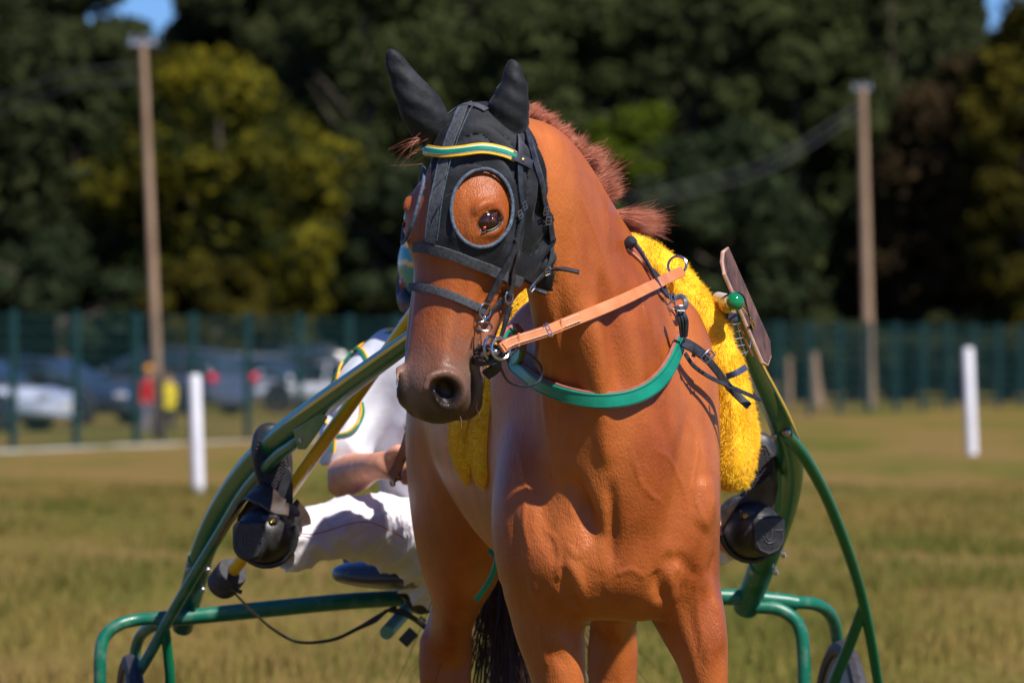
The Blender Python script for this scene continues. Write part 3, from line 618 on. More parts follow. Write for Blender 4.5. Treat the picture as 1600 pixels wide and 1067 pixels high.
for i in range(3): b.tube([W(738, 556+i*5, -.325), W(752, 566+i*2, -.35), W(772, 568-i*3, -.362), W(795, 556-i*6, -.345), W(802, 545-i*7, -.33)], .0036, 8, 5)
b.tube([W(745, 548, -.33), W(765, 540, -.35), W(788, 548, -.34), W(795, 565, -.33)], .004, 8, 5); b.build('curb_cord', m_rub, bri)
b = MB(); b.ribbon(spline(np.array([W(744, 545, -.32), W(762, 556, -.345), W(775, 572, -.34), W(760, 585, -.32)]), 6), np.tile(A(.3, -1, 0), (19, 1)), .022, .006); b.build('mouth_guard', m_rub, bri)
P = spline(np.array([W(796, 535, -.34), W(830, 555, -.2), W(846, 575, -.16), W(842, 596, -.16), (W(820, 603, -.2)), W(795, 596, -.26), W(782, 575, -.32)]), 8); MB().tube(P, .0028, 8).build('cord_loop', m_lea, bri)

# ------------------------------------------------------------------ REIN (near side, bit ring to the saddle ring, then back to the driver)
rein = empty('rein', bitc, 'pale tan leather rein stitched and buckled to the bit ring, crossing the neck', 'rein', None)
rp = [(783, 545, -.37), (800, 535, -.375), (850, 519), (890, 503), (930, 487), (970, 470), (1010, 451), (1045, 434), (1066, 424, .36)]
P = trace(B, rp, .010); Yl = P[:, 1].copy(); tt = np.clip((np.array([q[0] for q in rp])-783)/(900-783), 0, 1); Yl = np.where(tt < 1, -.37+(Yl[3]-.012+.37)*tt, Yl)
P = np.array([W(q[0], q[1], y) for q, y in zip(rp, Yl)]); Q = spline(P, 10); Nn = np.tile(nrm(A(.35, -.9, .25)), (len(Q), 1)); Q = Q+np.where((B.at(Q) < .008)[:, None], B.grad(Q)*(.008-B.at(Q))[:, None], 0)
o = MB().ribbon(Q, Nn, np.interp(np.arange(len(Q)), [0, 40, 60, 80], [.022, .025, .023, .022]), .0035).build('rein_strap', m_tan, rein)
def stitch(Q, Nn, off, i0, i1, parent):
    b = MB(); T = np.gradient(Q, axis=0); 
    for i in np.arange(i0, i1, .42):
        k = int(i); f = i-k; p = Q[k]*(1-f)+Q[k+1]*f; t = nrm(T[k]); s_ = nrm(np.cross(t, Nn[k])); p = p+s_*off+nrm(np.cross(s_, t))*.0046
        b.tube([p-t*.0019, p+t*.0019], .0006, 5)
    b.build('stitching', m_thr, parent)
Q2 = Q+Nn*.0045; MB().ribbon(Q2[2:34], Nn[2:34], .017, .003).build('billet', m_tan, rein)
stitch(Q2, Nn, .0065, 5, 20, rein); stitch(Q2, Nn, -.0065, 5, 20, rein); stitch(Q2, Nn, .0062, 27, 33, rein); stitch(Q2, Nn, -.0062, 27, 33, rein)
def fbuckle(c, T_, N_, w_, h_, parent, mt=m_met):
    T_ = nrm(T_); s_ = nrm(np.cross(T_, N_)); b = MB().tube(np.array([c+T_*x*w_/2+s_*y*h_/2 for x, y in ((-1, -1), (0, -1.1), (1, -1), (1, 1), (0, 1.1), (-1, 1))]), .0018, 6, closed=True); b.tube([c-T_*w_/2, c+T_*w_/2], .0014, 6); b.build('buckle', mt, parent)
fbuckle(Q2[21]+Nn[21]*.004, Q[22]-Q[21], Nn[21], .012, .026, rein)
for kk in (26, 12): MB().ribbon(np.array([Q2[kk]+Nn[kk]*.003-A(0, 0, .013), Q2[kk]+Nn[kk]*.005, Q2[kk]+Nn[kk]*.003+A(0, 0, .013)]), np.tile(Nn[kk], (3, 1)), .004, .002).build('keeper', m_tan, rein)
endr = Q[-1]
# ------------------------------------------------------------------ BREAST COLLAR
bc = empty('breast_collar', W(930, 628, .0), 'turquoise leather breast collar lined in pink, curving round the base of the neck', 'harness collar')
cpts = [(784, 540), (800, 562), (822, 587), (852, 607), (890, 620), (935, 627), (985, 622), (1022, 604), (1046, 577), (1060, 548), (1068, 527)]
P = trace(B, cpts, .016); P = spline(P, 8); P = B.project(P, .016, 3); P = relaxed = P
for _ in range(6): P[1:-1] = P[1:-1]*.5+(P[:-2]+P[2:])*.25
N = B.grad(P); N[:, 2] *= .5
wv = np.interp(np.arange(len(P)), [0, 8, 60, 76, 80], [.020, .029, .031, .032, .022])
o = MB().ribbon(P, N, wv, .004).build('collar_band', m_grn, bc); MB().ribbon(P-N*.006+A(0, 0, .0025), N, wv+.002, .005).build('collar_lining', mat('lining_leather', (.28, .09, .07), .6, (.36, .13, .10), 30), bc)
b = MB(); T = np.gradient(P, axis=0)
for sg in (-1, 1): b.tube(np.array([P[i]+nrm(np.cross(T[i], N[i]))*sg*(wv[i]/2-.0035)+nrm(N[i])*.0046 for i in range(len(P))]), .0007, 5)
b.build('stitch_line', mat('dark_thread', (.0, .07, .05), .6), bc)
def free(name, pts, w, t, mt, parent, n=8, N=(.35, -.9, .2)):
    P = spline(np.array([W(*p) for p in pts]), n); P2 = P.copy(); d = B.at(P2); P2 = P2+np.where((d < t+.002)[:, None], B.grad(P2)*(t+.002-d)[:, None], 0)
    return MB().ribbon(P2, np.tile(nrm(A(*N)), (len(P2), 1)), w, t).build(name, mt, parent), P2
def sy(px, py, off=.008): return trace(B, [(px, py)], off)[0][1]
Ys = sy(1062, 540, .016)
free('trace_strap', [(1066, 534, Ys-.01), (1085, 545, Ys), (1105, 560, Ys+.02)], .022, .005, m_lea, bc)
free('trace_strap', [(1100, 556, Ys+.01), (1120, 580, Ys+.05), (1140, 606, Ys+.09), (1170, 635, Ys+.1)], .016, .004, m_lea, bc)
free('thin_strap', [(1070, 552, Ys-.01), (1084, 572, Ys), (1110, 590, Ys+.03), (1150, 608, Ys+.06), (1188, 625, Ys+.1)], .008, .003, m_lea, bc)
fbuckle(W(1106, 557, Ys), W(1110, 565, Ys)-W(1100, 555, Ys), A(.2, -.9, .3), .016, .026, bc)
free('keeper', [(1090, 540, Ys-.02), (1086, 548, Ys-.022), (1083, 557, Ys-.018)], .008, .003, m_lea, bc)
free('short_strap', [(1136, 588, Ys+.05), (1150, 583, Ys+.04), (1165, 574, Ys+.06)], .013, .003, mat('slate_strap', (.04, .05, .10), .4), bc)
# neck strap carrying the collar, with its roll at the withers
Yw = .22
strap('neck_strap_lining', [(980, 388), (994, 401), (1012, 420), (1028, 442)], .007, .003, m_pnk, bc, .002)
strap('neck_strap', [(990, 380), (1002, 396), (1014, 416), (1026, 438), (1036, 455), (1046, 464)], .011, .003, m_lea, bc, .010)
free('neck_strap', [(990, 378, Yw-.02), (1002, 396, Yw+.03), (1014, 418, Yw+.01), (1026, 440, Yw-.03), (1038, 458, Yw-.06), (1052, 466, Yw-.075), (1064, 463, Yw-.07), (1071, 470, Yw-.07), (1070, 480, Yw-.08), (1062, 486, Yw-.09)], .011, .003, m_lea, bc)
MB().lathe(trace(B, [(983, 381)], .006)[0], nrm(A(.55, -.5, .55)), [(.009, -.014), (.012, -.012), (.0125, .010), (.010, .014), (0, .014)], 20).build('strap_roll', m_lea, bc)
for dx, dw in ((0, .010), (5, .008), (10, .008)): free('collar_tug', [(1056+dx*.5, 478, Ys-.035), (1062+dx, 500, Ys-.035), (1066+dx*.5, 526, Ys-.02)], dw, .003, m_lea, bc)
MB().torus(W(1052, 466, Yw-.085), nrm(A(.8, -.5, .1)), .009, .0018, 20).build('ring', m_met, bc)
MB().torus(W(1050, 478, Yw-.085), nrm(A(.5, -.9, .1)), .008, .0018, 20).build('ring', m_met, bc)
fbuckle(W(1064, 482, Ys-.045), A(0, 0, 1), A(.2, -.9, .1), .010, .016, bc)
# ------------------------------------------------------------------ SHEEPSKIN PAD
pad = empty('sheepskin_pad', H(0, .46, 1.6), 'bright yellow fleece girth pad arched over the back behind the shoulders', 'pad')
m_fur = mat('yellow_fleece', (.90, .50, .002), .8, (.98, .62, .01), 14, bump=.25, bscale=70, sheen=.5, bumpd=.006, detail=8)
PS = SDF()
def padchain(pts, k=.02):
    PS.chain([[*W(x, y, Y), r*mpp(Y), .05] for x, y, Y, r in pts], side=[nrm(A(u, 0, v)) for u, v in [sidev(pts, i) for i in range(len(pts))]], n=4, k=k)
def sidev(p, i):
    a = p[max(0, i-1)]; b = p[min(len(p)-1, i+1)]; t = nrm(A(b[0]-a[0], -(b[1]-a[1]), 0)); return (-t[1], t[0])
padchain([(960, 398, .50, 18), (985, 392, .48, 24), (1020, 412, .46, 26), (1062, 452, .44, 28), (1098, 505, .43, 30), (1124, 565, .42, 32), (1140, 630, .42, 31), (1143, 690, .42, 28), (1143, 735, .42, 22)])
padchain([(960, 396, .60, 16), (990, 396, .58, 22), (1030, 424, .56, 26), (1072, 466, .54, 25), (1108, 523, .53, 27), (1134, 590, .53, 29), (1150, 650, .53, 28), (1155, 700, .53, 25), (1152, 735, .53, 19)])
padchain([(960, 398, .50, 18), (900, 410, .50, 24), (850, 445, .48, 26), (815, 500, .46, 26), (788, 560, .45, 26), (770, 630, .44, 26), (762, 690, .44, 24), (760, 732, .44, 17)])
padchain([(960, 396, .60, 16), (890, 420, .62, 24), (820, 470, .62, 26), (778, 530, .60, 27), (752, 590, .59, 27), (738, 640, .58, 27), (731, 690, .58, 25), (737, 728, .58, 18)])
V, F = mk(PS, A(-.20, .25, 1.05), A(.60, .80, 1.72), .009, 1); N_ = vnormals(V, F); V = V+N_*(.004*np.sin(V[:, 2]*37+3*np.sin(V[:, 0]*19))*np.sin(V[:, 1]*33+V[:, 2]*17))[:, None]
mesh('fleece', V, F, m_fur, pad)
fi = np.where(N_[F[:, 0], 1] < .45)[0]; pick = F[rng.choice(fi, 120000)]; ab = rng.random((2, 120000, 1)); bl4 = lambda X: (X[pick[:, 0]]*(1-ab[0])+X[pick[:, 1]]*ab[0])*(1-ab[1])+(X[pick[:, 3]]*(1-ab[0])+X[pick[:, 2]]*ab[0])*ab[1]
Rp, Np = bl4(V), bl4(N_); sw = np.stack([np.sin(Rp[:, 2]*60+Rp[:, 0]*40), 0*Rp[:, 0], np.sin(Rp[:, 0]*70-Rp[:, 2]*50)], 1)*.45
hair('fleece_pile', Rp-Np*.002, Np+sw+A(0, -.1, -.45), .0100, m_fur, pad, .0012, .2, .26, 3, 21, .05)
MB().torus(W(1058, 415, .36), nrm(A(-.35, -.9, .25)), 15*mpp(.36), .0030, 30).build('saddle_ring', m_met, pad)
b = MB().box(W(738, 680, .50), (.010, .01, .028)); b.build('label_tab', m_lea, pad, bevel=.001)
# ------------------------------------------------------------------ SULKY
m_sg = mat('green_paint', (.001, .13, .052), .32, (.004, .115, .055), 30, coat=.08, spec=.25); m_sgw = mat('worn_green_paint', (.004, .13, .075), .38, (.09, .19, .13), 32, coat=.1, ramp=(.50, .78), detail=9)
m_yp = mat('yellow_paint', (.72, .40, .004), .3, (.80, .47, .01), 15, coat=.2); m_plk = mat('black_plastic', (.012, .012, .013), .42, (.03, .03, .032), 70, bump=.2, bscale=200, bumpd=.001)
m_tyr = mat('tyre_rubber', (.025, .022, .028), .65, (.05, .045, .055), 60); m_dsc = mat('wheel_disc', (.10, .085, .10), .45, (.17, .15, .17), 10); m_brk = mat('dusty_dark_metal', (.03, .018, .014), .5, (.075, .05, .04), 25, bump=.2, bscale=90, bumpd=.002)
m_seat = mat('seat_vinyl', (.035, .045, .075), .38, (.055, .07, .11), 8, coat=.2); m_foam = mat('foam_rubber', (.02, .02, .026), .75, (.05, .05, .06), 60, bump=.3, bscale=200, bumpd=.001)
m_bolt = mat('bolt_steel', (.35, .33, .33), .35, (.55, .5, .48), 60, metal=1); m_wpl = mat('white_plastic', (.6, .58, .56), .4)
sulky = empty('racing_sulky', H(-.05, 3.0, 0), 'two-wheeled green racing sulky with long curved shafts, hitched to the chestnut horse', 'sulky')
def tb(name, pts, mt, parent=sulky, seg=20, n=8, flat=1.0):
    P = np.array([[*W(p[0], p[1], p[2]), p[3]*mpp(p[2])] for p in pts]); return MB().tube(P[:, :3], P[:, 3], seg, n, flat=flat).build(name, mt, parent)
def bolt(px, py, Y, r=4.5, ax=(.1, -1, .1), parent=sulky): return MB().lathe(W(px, py, Y), ax, [(r*mpp(Y)*1.35, -.004), (r*mpp(Y)*1.35, 0), (r*mpp(Y), .002), (r*mpp(Y)*.95, .005), (r*mpp(Y)*.5, .0065), (r*mpp(Y)*.4, .004), (0, .004)], 16).build('bolt', m_bolt, parent)
Ls = [(287, 973, 2.84, 15), (298, 930, 2.76, 16.5), (318, 860, 2.62, 19), (350, 790, 2.42, 20), (392, 729, 2.15, 20.5), (440, 682, 1.88, 20.5), (490, 642, 1.60, 19.5), (545, 601, 1.30, 17.5), (600, 561, 1.02, 16), (650, 525, .80, 15), (700, 488, .58, 14), (715, 476, .52, 13)]
Rs = [(1167, 944, 3.02, 18.5), (1178, 918, 2.97, 19), (1200, 862, 2.82, 20), (1222, 800, 2.56, 21), (1234, 745, 2.28, 21), (1232, 700, 1.98, 20), (1217, 655, 1.66, 19), (1197, 612, 1.32, 17.5), (1177, 572, 1.0, 16), (1160, 530, .72, 15), (1149, 492, .50, 13)]
shl = tb('shaft', Ls, m_sg, seg=28); shr = tb('shaft', Rs, m_sg, seg=28)
# lower sleeves of the shafts, bolted on
tb('shaft_sleeve', [(285, 980, 2.85, 16.5), (298, 930, 2.76, 18.5), (313, 872, 2.65, 20)], m_sgw, shl); tb('shaft_sleeve', [(1165, 950, 3.03, 20), (1180, 912, 2.96, 20.5), (1192, 880, 2.88, 21.5)], m_sgw, shr)
def stripe(name, src, i0, i1, ang, w_, mt, parent, up):
    P = np.array([[*W(p[0], p[1], p[2]), p[3]*mpp(p[2])] for p in src]); Q = spline(P, 8)[i0:i1]; c, r = Q[:, :3], Q[:, 3]; T = np.gradient(c, axis=0); N = []
    for t in T: t = nrm(t); a = nrm(A(*up)-t*np.dot(up, t)); N.append(a)
    N = np.array(N); tp = np.clip(np.minimum(np.arange(len(Q)), 6)/6, .15, 1)
    return MB().ribbon(c+N*(r[:, None]*.985+.0003), N, w_*tp, .0012).build(name, mt, parent)
stripe('yellow_stripe', Ls, 44, 84, 0, .009, m_yp, shl, (-.92, -.36, -.05)); stripe('yellow_stripe', Rs, 42, 76, 0, .009, m_yp, shr, (.94, -.28, .0))
# joint plates and bolts
b = MB(); pl = np.array([W(462, 676, 1.76), W(478, 668, 1.74), W(497, 640, 1.62), W(513, 655, 1.58), W(492, 680, 1.66), W(480, 700, 1.76), W(466, 702, 1.78)])
def plate(name, pts, th, mt, parent, dr=(0, -1, 0), bev=.002):
    P = np.array(pts); d = nrm(dr)*th/2; n = len(P); return MB().add(np.vstack([P+d, P-d]), [tuple(range(n)), tuple(range(n, 2*n))[::-1]]+[(i, i+n, (i+1) % n+n, (i+1) % n) for i in range(n)]).build(name, mt, parent, True, bev)
plate('joint_plate', [W(x, y, Y-.03) for x, y, Y in ((458, 672, 1.72), (478, 660, 1.64), (497, 640, 1.54), (512, 652, 1.52), (494, 680, 1.60), (478, 702, 1.70), (466, 702, 1.74))], .016, m_sgw, shl)
plate('joint_plate', [W(x, y, Y-.03) for x, y, Y in ((1196, 610, 1.28), (1212, 612, 1.3), (1236, 662, 1.62), (1240, 690, 1.78), (1224, 690, 1.78), (1213, 660, 1.66), (1200, 640, 1.45))], .016, m_sg, shr)
tbl = tb('brace', [(472, 684, 1.70, 8.5), (455, 697, 1.76, 9), (430, 716, 1.88, 9.5), (385, 766, 2.1, 9.5), (342, 836, 2.3, 9), (300, 905, 2.45, 9), (262, 970, 2.56, 8.5), (235, 1020, 2.6, 8.5), (205, 1070, 2.62, 8.5), (178, 1120, 2.64, 8), (165, 1224, 2.68, 8)], m_sgw)
tb('brace_fork', [(257, 976, 2.57, 8), (262, 1018, 2.6, 8), (266, 1067, 2.62, 8), (262, 1140, 2.66, 8), (245, 1224, 2.70, 8)], m_sg, tbl)
tbr = tb('brace', [(1225, 676, 1.66, 8), (1240, 692, 1.78, 9.5), (1262, 722, 1.9, 9.5), (1292, 778, 2.1, 9), (1320, 848, 2.3, 9), (1342, 915, 2.5, 8.5), (1358, 985, 2.65, 8.5), (1372, 1067, 2.8, 8), (1384, 1140, 2.92, 8), (1380, 1224, 3.08, 8)], m_sg)
tb('brace_fork', [(1349, 948, 2.58, 8.5), (1328, 1005, 2.68, 9), (1303, 1067, 2.78, 9), (1280, 1140, 2.9, 9), (1266, 1218, 3.0, 9)], m_sg, tbr)
bolt(473, 686, 1.67, 5); bolt(1229, 675, 1.63, 5); bolt(1209, 681, 1.62, 4, (-1, -.4, 0)); bolt(294, 888, 2.62, 4, (-1, -.2, .2)); bolt(325, 890, 2.6, 4, (1, -.2, 0)); bolt(317, 921, 2.7, 4, (1, -.2, 0)); bolt(1224, 866, 2.8, 4.5, (1, -.2, 0)); bolt(1212, 893, 2.85, 4.5, (1, -.2, 0)); bolt(1175, 893, 2.88, 4.5, (-1, -.3, 0))
for x0, y0, x1, y1, Y in ((301, 940, 312, 897, 2.70), (1190, 912, 1204, 880, 2.86)): 
    MB().tube([W(x0, y0, Y-.032), W(x1, y1, Y-.032)], .0016, 6).build('seam', m_rub, sulky)
# cross tube and wheel forks
tb('cross_tube', [(242, 967, 2.72, 12), (300, 963, 2.74, 12.5), (420, 951, 2.77, 13), (560, 938, 2.82, 13), (700, 932, 2.87, 13), (900, 930, 2.93, 13), (1130, 932, 2.99, 13), (1215, 938, 3.02, 12.5), (1245, 942, 3.03, 12)], m_sgw, n=6)
tb('wheel_fork', [(250, 966, 2.72, 10), (215, 968, 2.72, 10), (185, 976, 2.70, 10), (164, 994, 2.69, 10), (157, 1020, 2.68, 10), (156, 1067, 2.68, 10), (156, 1150, 2.69, 10), (158, 1224, 2.70, 10)], m_sgw)
tb('wheel_fork', [(262, 974, 2.76, 9), (240, 978, 2.80, 9), (222, 990, 2.86, 9), (213, 1010, 2.9, 9), (210, 1040, 2.92, 9), (209, 1060, 2.92, 9)], m_sgw)
tb('wheel_fork', [(1180, 948, 3.0, 10.5), (1214, 951, 3.0, 10.5), (1240, 966, 3.0, 10.5), (1252, 990, 3.0, 10.5), (1256, 1030, 3.0, 10.5), (1257, 1080, 3.0, 10.5), (1258, 1220, 3.0, 10)], m_sgw)
tb('wheel_fork', [(1235, 941, 3.03, 10), (1270, 943, 3.08, 10), (1292, 954, 3.14, 10), (1304, 975, 3.2, 10), (1308, 1000, 3.24, 10), (1309, 1018, 3.26, 9)], m_sgw)
def wheel(px, Y, zc, yaw):
    c = W(px, 1000, Y); c[2] = zc; ax = A(math.cos(yaw), math.sin(yaw), 0); R = .34
    w_ = MB().torus(c, ax, R-.022, .022, 64).build('wheel', m_tyr, sulky)
    w_['label'] = 'wheel with dark tyre and grey disc'
    MB().torus(c, ax, R-.046, .010, 56).build('rim', m_dsc, w_)
    MB().lathe(c, ax, [(.045, -.032), (.05, -.03), (.29, -.006), (.29, .006), (.05, .03), (.045, .032)], 48).build('disc', m_dsc, w_)
    MB().lathe(c, ax, [(.018, -.085), (.022, -.05), (.03, -.03), (.03, .03), (.022, .05), (.018, .085)], 20).build('hub', m_bolt, w_)
wheel(204, 2.72, .332, math.radians(8)); wheel(1316, 3.10, .345, math.radians(8))
# seat, bracket, cables
S_ = SDF(); cS = W(650, 893, 2.66); S_.ell(cS, (.205, .15, .040), HAX, .03); S_.ell(cS+A(0, 0, -.01), (.20, .17, .025), HAX, .03); S_.ell(cS+A(0, 0, .065), (.15, .15, .038), HAX, .03, True); S_.ell(cS+A(0, .15, .03), (.19, .05, .05), HAX, .04)
V, F = mk(S_, cS-A(.27, .25, .12), cS+A(.27, .28, .15), .008, 2); mesh('seat', V, F, m_seat, sulky)
MB().tube([cS+A(0, .02, -.03), W(668, 935, 2.72)], [.05, .05], 20).build('seat_post', m_plk, sulky)
tb('seat_stay', [(604, 988, 2.6, 11), (622, 968, 2.72, 11), (642, 945, 2.8, 11), (660, 930, 2.84, 11)], mat('pale_green_paint', (.10, .26, .17), .4, (.16, .33, .22), 20), n=4)
tb('cable', [(362, 921, 2.0, 2), (372, 932, 2.05, 2), (398, 958, 2.3, 2.2), (430, 985, 2.5, 2.3), (468, 1003, 2.6, 2.4), (520, 999, 2.66, 2.8), (560, 981, 2.68, 3.2), (585, 968, 2.68, 5), (603, 955, 2.68, 2.8), (618, 948, 2.7, 2.6)], m_plk, seg=10)
tb('strap_end', [(608, 952, 2.66, 4), (630, 957, 2.66, 5), (650, 968, 2.66, 4.5), (668, 982, 2.66, 5)], m_plk, seg=12); tb('clip', [(654, 965, 2.65, 5.5), (664, 973, 2.65, 5.5)], m_bolt, seg=12)
tb('strap_end', [(586, 972, 2.66, 2), (596, 960, 2.66, 2), (604, 952, 2.66, 2)], m_plk, seg=8)
b = MB(); dd = nrm(W(648, 982, 2.62)-W(622, 1010, 2.62)); ss_ = nrm(np.cross(dd, A(0, 1, 0))); b.box((W(638, 995, 2.62)), (.042, .012, .030), [dd, A(0, 1, 0), ss_]); b.build('rubber_tag', m_plk, sulky, bevel=.003)
tb('cable', [(800, 965, 2.9, 2.5), (880, 975, 2.88, 2.5), (920, 974, 2.86, 2.5), (945, 969, 2.86, 2.5)], m_plk, seg=8)
tb('cable_end', [(362, 918, 1.99, 2.6), (368, 922, 1.99, 3.2), (378, 925, 1.99, 3.4)], m_plk, seg=10)
# foot rests: cup, cap with engraved mark, bracket
def footrest(cx, cy, Y, side, tilt):
    s_ = mpp(Y); P = lambda x, y, dy=0: W(cx+x, cy+y, Y+dy)
    S = SDF(); ax = nrm(A(-.30*side if side < 0 else .30, -1, -.05)); ax = nrm(A(.25*side, -1, -.02)); u = nrm(np.cross(A(0, 0, 1), ax)); v = nrm(np.cross(ax, u)); M = np.array([u, v, ax]); c0 = P(0, 0)
    S.chain([[*(c0-ax*.055), 46*s_, 44*s_], [*(c0-ax*.01), 45*s_, 43*s_], [*(c0+ax*.005), 40*s_, 38*s_]], side=u, n=1, k=.01)
    S.ell(c0-ax*.075+v*.015, (48*s_, 46*s_, .02), M, .02)
    V, F = mk(S, c0-.14, c0+.14, .0055, 1); cup = mesh('footrest', V, F, m_plk, sulky)
    # raised D-shaped cap
    c1 = c0+ax*.050+u*(12*side*s_)-v*4*s_; pts = []
    for a in np.linspace(math.pi, 2*math.pi, 15): pts.append(c1+u*math.cos(a)*27*s_+v*(math.sin(a)*27*s_-8*s_))
    pts += [c1+u*27*s_+v*20*s_, c1+u*20*s_+v*28*s_, c1-u*20*s_+v*28*s_, c1-u*27*s_+v*20*s_]
    cap_ = plate('footrest_cap', pts, .028, m_plk, cup, ax, .006); fr = c1+ax*.0155
    g = mat('engraved_line', (.07, .07, .075), .5) if 'engraved_line' not in bpy.data.materials else bpy.data.materials['engraved_line']
    L1 = [(-22, 6), (-10, 6), (-10, -8), (-6, -13), (0, -14), (5, -12), (8, -7), (9, -3), (24, -3)]; L2 = [(-22, 3), (-22, -12), (-14, -24), (0, -30), (14, -24), (22, -10), (23, -4)]; L3 = [(-5, 8), (-5, -6), (-2, -9), (1, -9), (4, -6), (5, 1), (24, 1)]
    b = MB()
    for L in (L1, L2, L3): b.tube(np.array([fr+u*x*side*-1*s_+v*y*s_ for x, y in L]), .0011, 6)
    b.build('engraved_mark', g, cap_)
    MB().box(c0+ax*.022+u*(-18*side*s_)+v*26*s_, (.036, .022, .05), [u, v, ax]).build('hinge_block', m_plk, cup, bevel=.004)
    MB().lathe(c0+ax*.048+u*(-24*side*s_)+v*24*s_, ax, [(.006, 0), (.006, .003), (.003, .0045), (0, .002)], 14).build('screw', m_brs, cup)
    MB().tube([c0-ax*.02+(u*math.cos(a)+v*math.sin(a))*49*s_ for a in np.linspace(-math.pi*.95, .1*math.pi, 16)], .007, 8, flat=1).build('cup_lip', m_plk, cup)
    return cup
footrest(412, 836, 1.86, -1, 0); footrest(1178, 828, 2.02, 1, 0)
def bracket(name, pts, w_, Nv): 
    P = spline(np.array([W(*p) for p in pts]), 6); N = spline(np.array(Nv, float), 6); return MB().ribbon(P, N, w_, .005).build(name, m_brk, sulky)
bracket('bracket', [(352, 830, 2.12), (372, 795, 2.02), (398, 770, 1.92), (420, 782, 1.86), (442, 795, 1.84), (464, 798, 1.86)], np.repeat([.10, .10, .075, .06, .05, .035], 6)[:31], [(-.5, -.5, .8), (-.4, -.6, .8), (-.1, -.7, .8), (.2, -.7, .8), (.1, -.7, .8), (0, -.6, .8)])
plate('bracket_web', [W(x, y, Y) for x, y, Y in ((372, 805, 2.0), (404, 758, 1.93), (416, 776, 1.9), (440, 790, 1.88), (462, 798, 1.88), (460, 808, 1.88), (430, 800, 1.88), (400, 795, 1.9), (380, 806, 1.95), (366, 830, 2.02))], .006, m_brk, sulky, (0, -1, 0), .001)
plate('bracket_web', [W(x, y, Y) for x, y, Y in ((1128, 798, 2.0), (1160, 778, 2.0), (1192, 752, 2.04), (1213, 728, 2.08), (1216, 760, 2.08), (1208, 800, 2.08), (1190, 785, 2.05), (1160, 786, 2.03), (1140, 802, 2.02), (1128, 830, 2.02))], .006, m_brk, sulky, (0, -1, 0), .001)
plate('bracket_rail', [W(x, y, Y) for x, y, Y in ((1212, 690, 2.02), (1221, 700, 2.05), (1222, 760, 2.2), (1222, 800, 2.3), (1209, 802, 2.25), (1213, 750, 2.15))], .01, m_sg, sulky, (0, -1, 0), .002)
bracket('strap_web', [(455, 792, 1.90), (470, 812, 1.93), (470, 835, 1.93), (458, 862, 1.93)], .05, [(.3, -1, .2), (.6, -1, 0), (.6, -1, -.2), (.3, -1, -.4)])
# script lettering on the left shaft (a few white pen strokes)
P0 = np.array([[*W(p[0], p[1], p[2]), p[3]*mpp(p[2])] for p in Ls]); Q = spline(P0, 8)
def onshaft(px, py, h):
    d = nrm(W(px, py, 1.7)-CAM); best = None
    i = np.argmin(np.linalg.norm((W(px, py, 1.75)-Q[:, :3])[:, [0, 2]], axis=1)); c, r = Q[i, :3], Q[i, 3]+.0008; t = CAM+d*np.dot(c-CAM, d); e = t-c; T = nrm(Q[i+1, :3]-Q[i-1, :3]); e -= T*np.dot(e, T); k = np.linalg.norm(e); return t-d*math.sqrt(max(0, r*r-min(k, r*.98)**2))
m_scr = mat('white_script', (.55, .62, .6), .5); b = MB()
for st in ([(428, 682), (432, 675), (434, 668), (433, 665)], [(430, 676), (436, 671), (438, 668)], [(436, 673), (439, 666), (441, 668), (443, 664), (445, 666)], [(446, 664), (449, 658), (450, 663), (453, 657), (454, 661)], [(455, 660), (457, 656), (459, 658), (459, 654)], [(460, 655), (458, 652)], [(451, 658), (455, 653)]):
    b.tube(np.array([onshaft(x, y, 0) for x, y in st]), .0009, 5, 3)
b.build('script_lettering', m_scr, shl)
# green ball on the right shaft tip, with its fittings and the wooden board
MB().sphere(W(1148, 472, .34), 14.5*mpp(.34), 32).build('ball_tip', mat('green_ball', (.003, .17, .05), .12, (.004, .20, .06), 8, coat=.8), sulky)
MB().tube([W(1122, 466, .44), W(1132, 469, .40), W(1142, 472, .36)], [.0135, .0145, .0145], 18).build('tip_collar', mat('collar_white', (.5, .45, .36), .35), sulky)
MB().tube([W(1126, 478, .44), W(1138, 480, .38)], [.013, .013], 18).build('tip_collar', m_yp, sulky)
b = MB().box(W(1143, 495, .42), (.024, .03, .026), [A(1, 0, .1), A(0, 1, 0), A(-.1, 0, 1)]); b.build('tip_block', mat('slate_plastic', (.05, .045, .07), .4), sulky, bevel=.005)
b = MB()
for dx in (0, 10): b.tube([W(1142+dx, 505, .44), W(1147+dx, 530, .45), W(1156+dx, 555, .46)], .0014, 6, 4)
for yy in (508, 519, 530, 541, 553): b.tube([W(1141+(yy-505)*.28, yy, .44), W(1153+(yy-505)*.28, yy-2, .45)], .0013, 6)
b.build('buckle_ladder', m_met, sulky)
tb('tip_cord', [(1122, 472, .40, 1.6), (1135, 462, .36, 1.6), (1150, 457, .36, 1.6), (1162, 464, .38, 1.6), (1168, 485, .42, 1.6), (1174, 510, .5, 2), (1172, 540, .5, 2), (1164, 556, .48, 1.6)], m_plk, seg=8)
tb('tip_cord', [(1156, 505, .46, 1.6), (1164, 530, .48, 1.8), (1176, 556, .5, 1.8)], m_brn, seg=8)
board = empty('wooden_board', W(1165, 480, .6), 'narrow weathered brown wooden board tied at the tip of the right shaft', 'board')
p0, p1 = W(1131, 399, .50), W(1199, 558, .58); L_ = nrm(p1-p0); wx = nrm(A(.26, .95, .12)); wx = nrm(wx-L_*np.dot(wx, L_)); th = np.cross(L_, wx); hl_ = np.linalg.norm(p1-p0)/2; c = (p0+p1)/2
prof = [(-hl_, -.035), (-hl_-.006, 0), (-hl_+.004, .045), (hl_-.012, .055), (hl_+.006, .02), (hl_+.004, -.03), (hl_-.014, -.055), (-hl_+.02, -.055)]
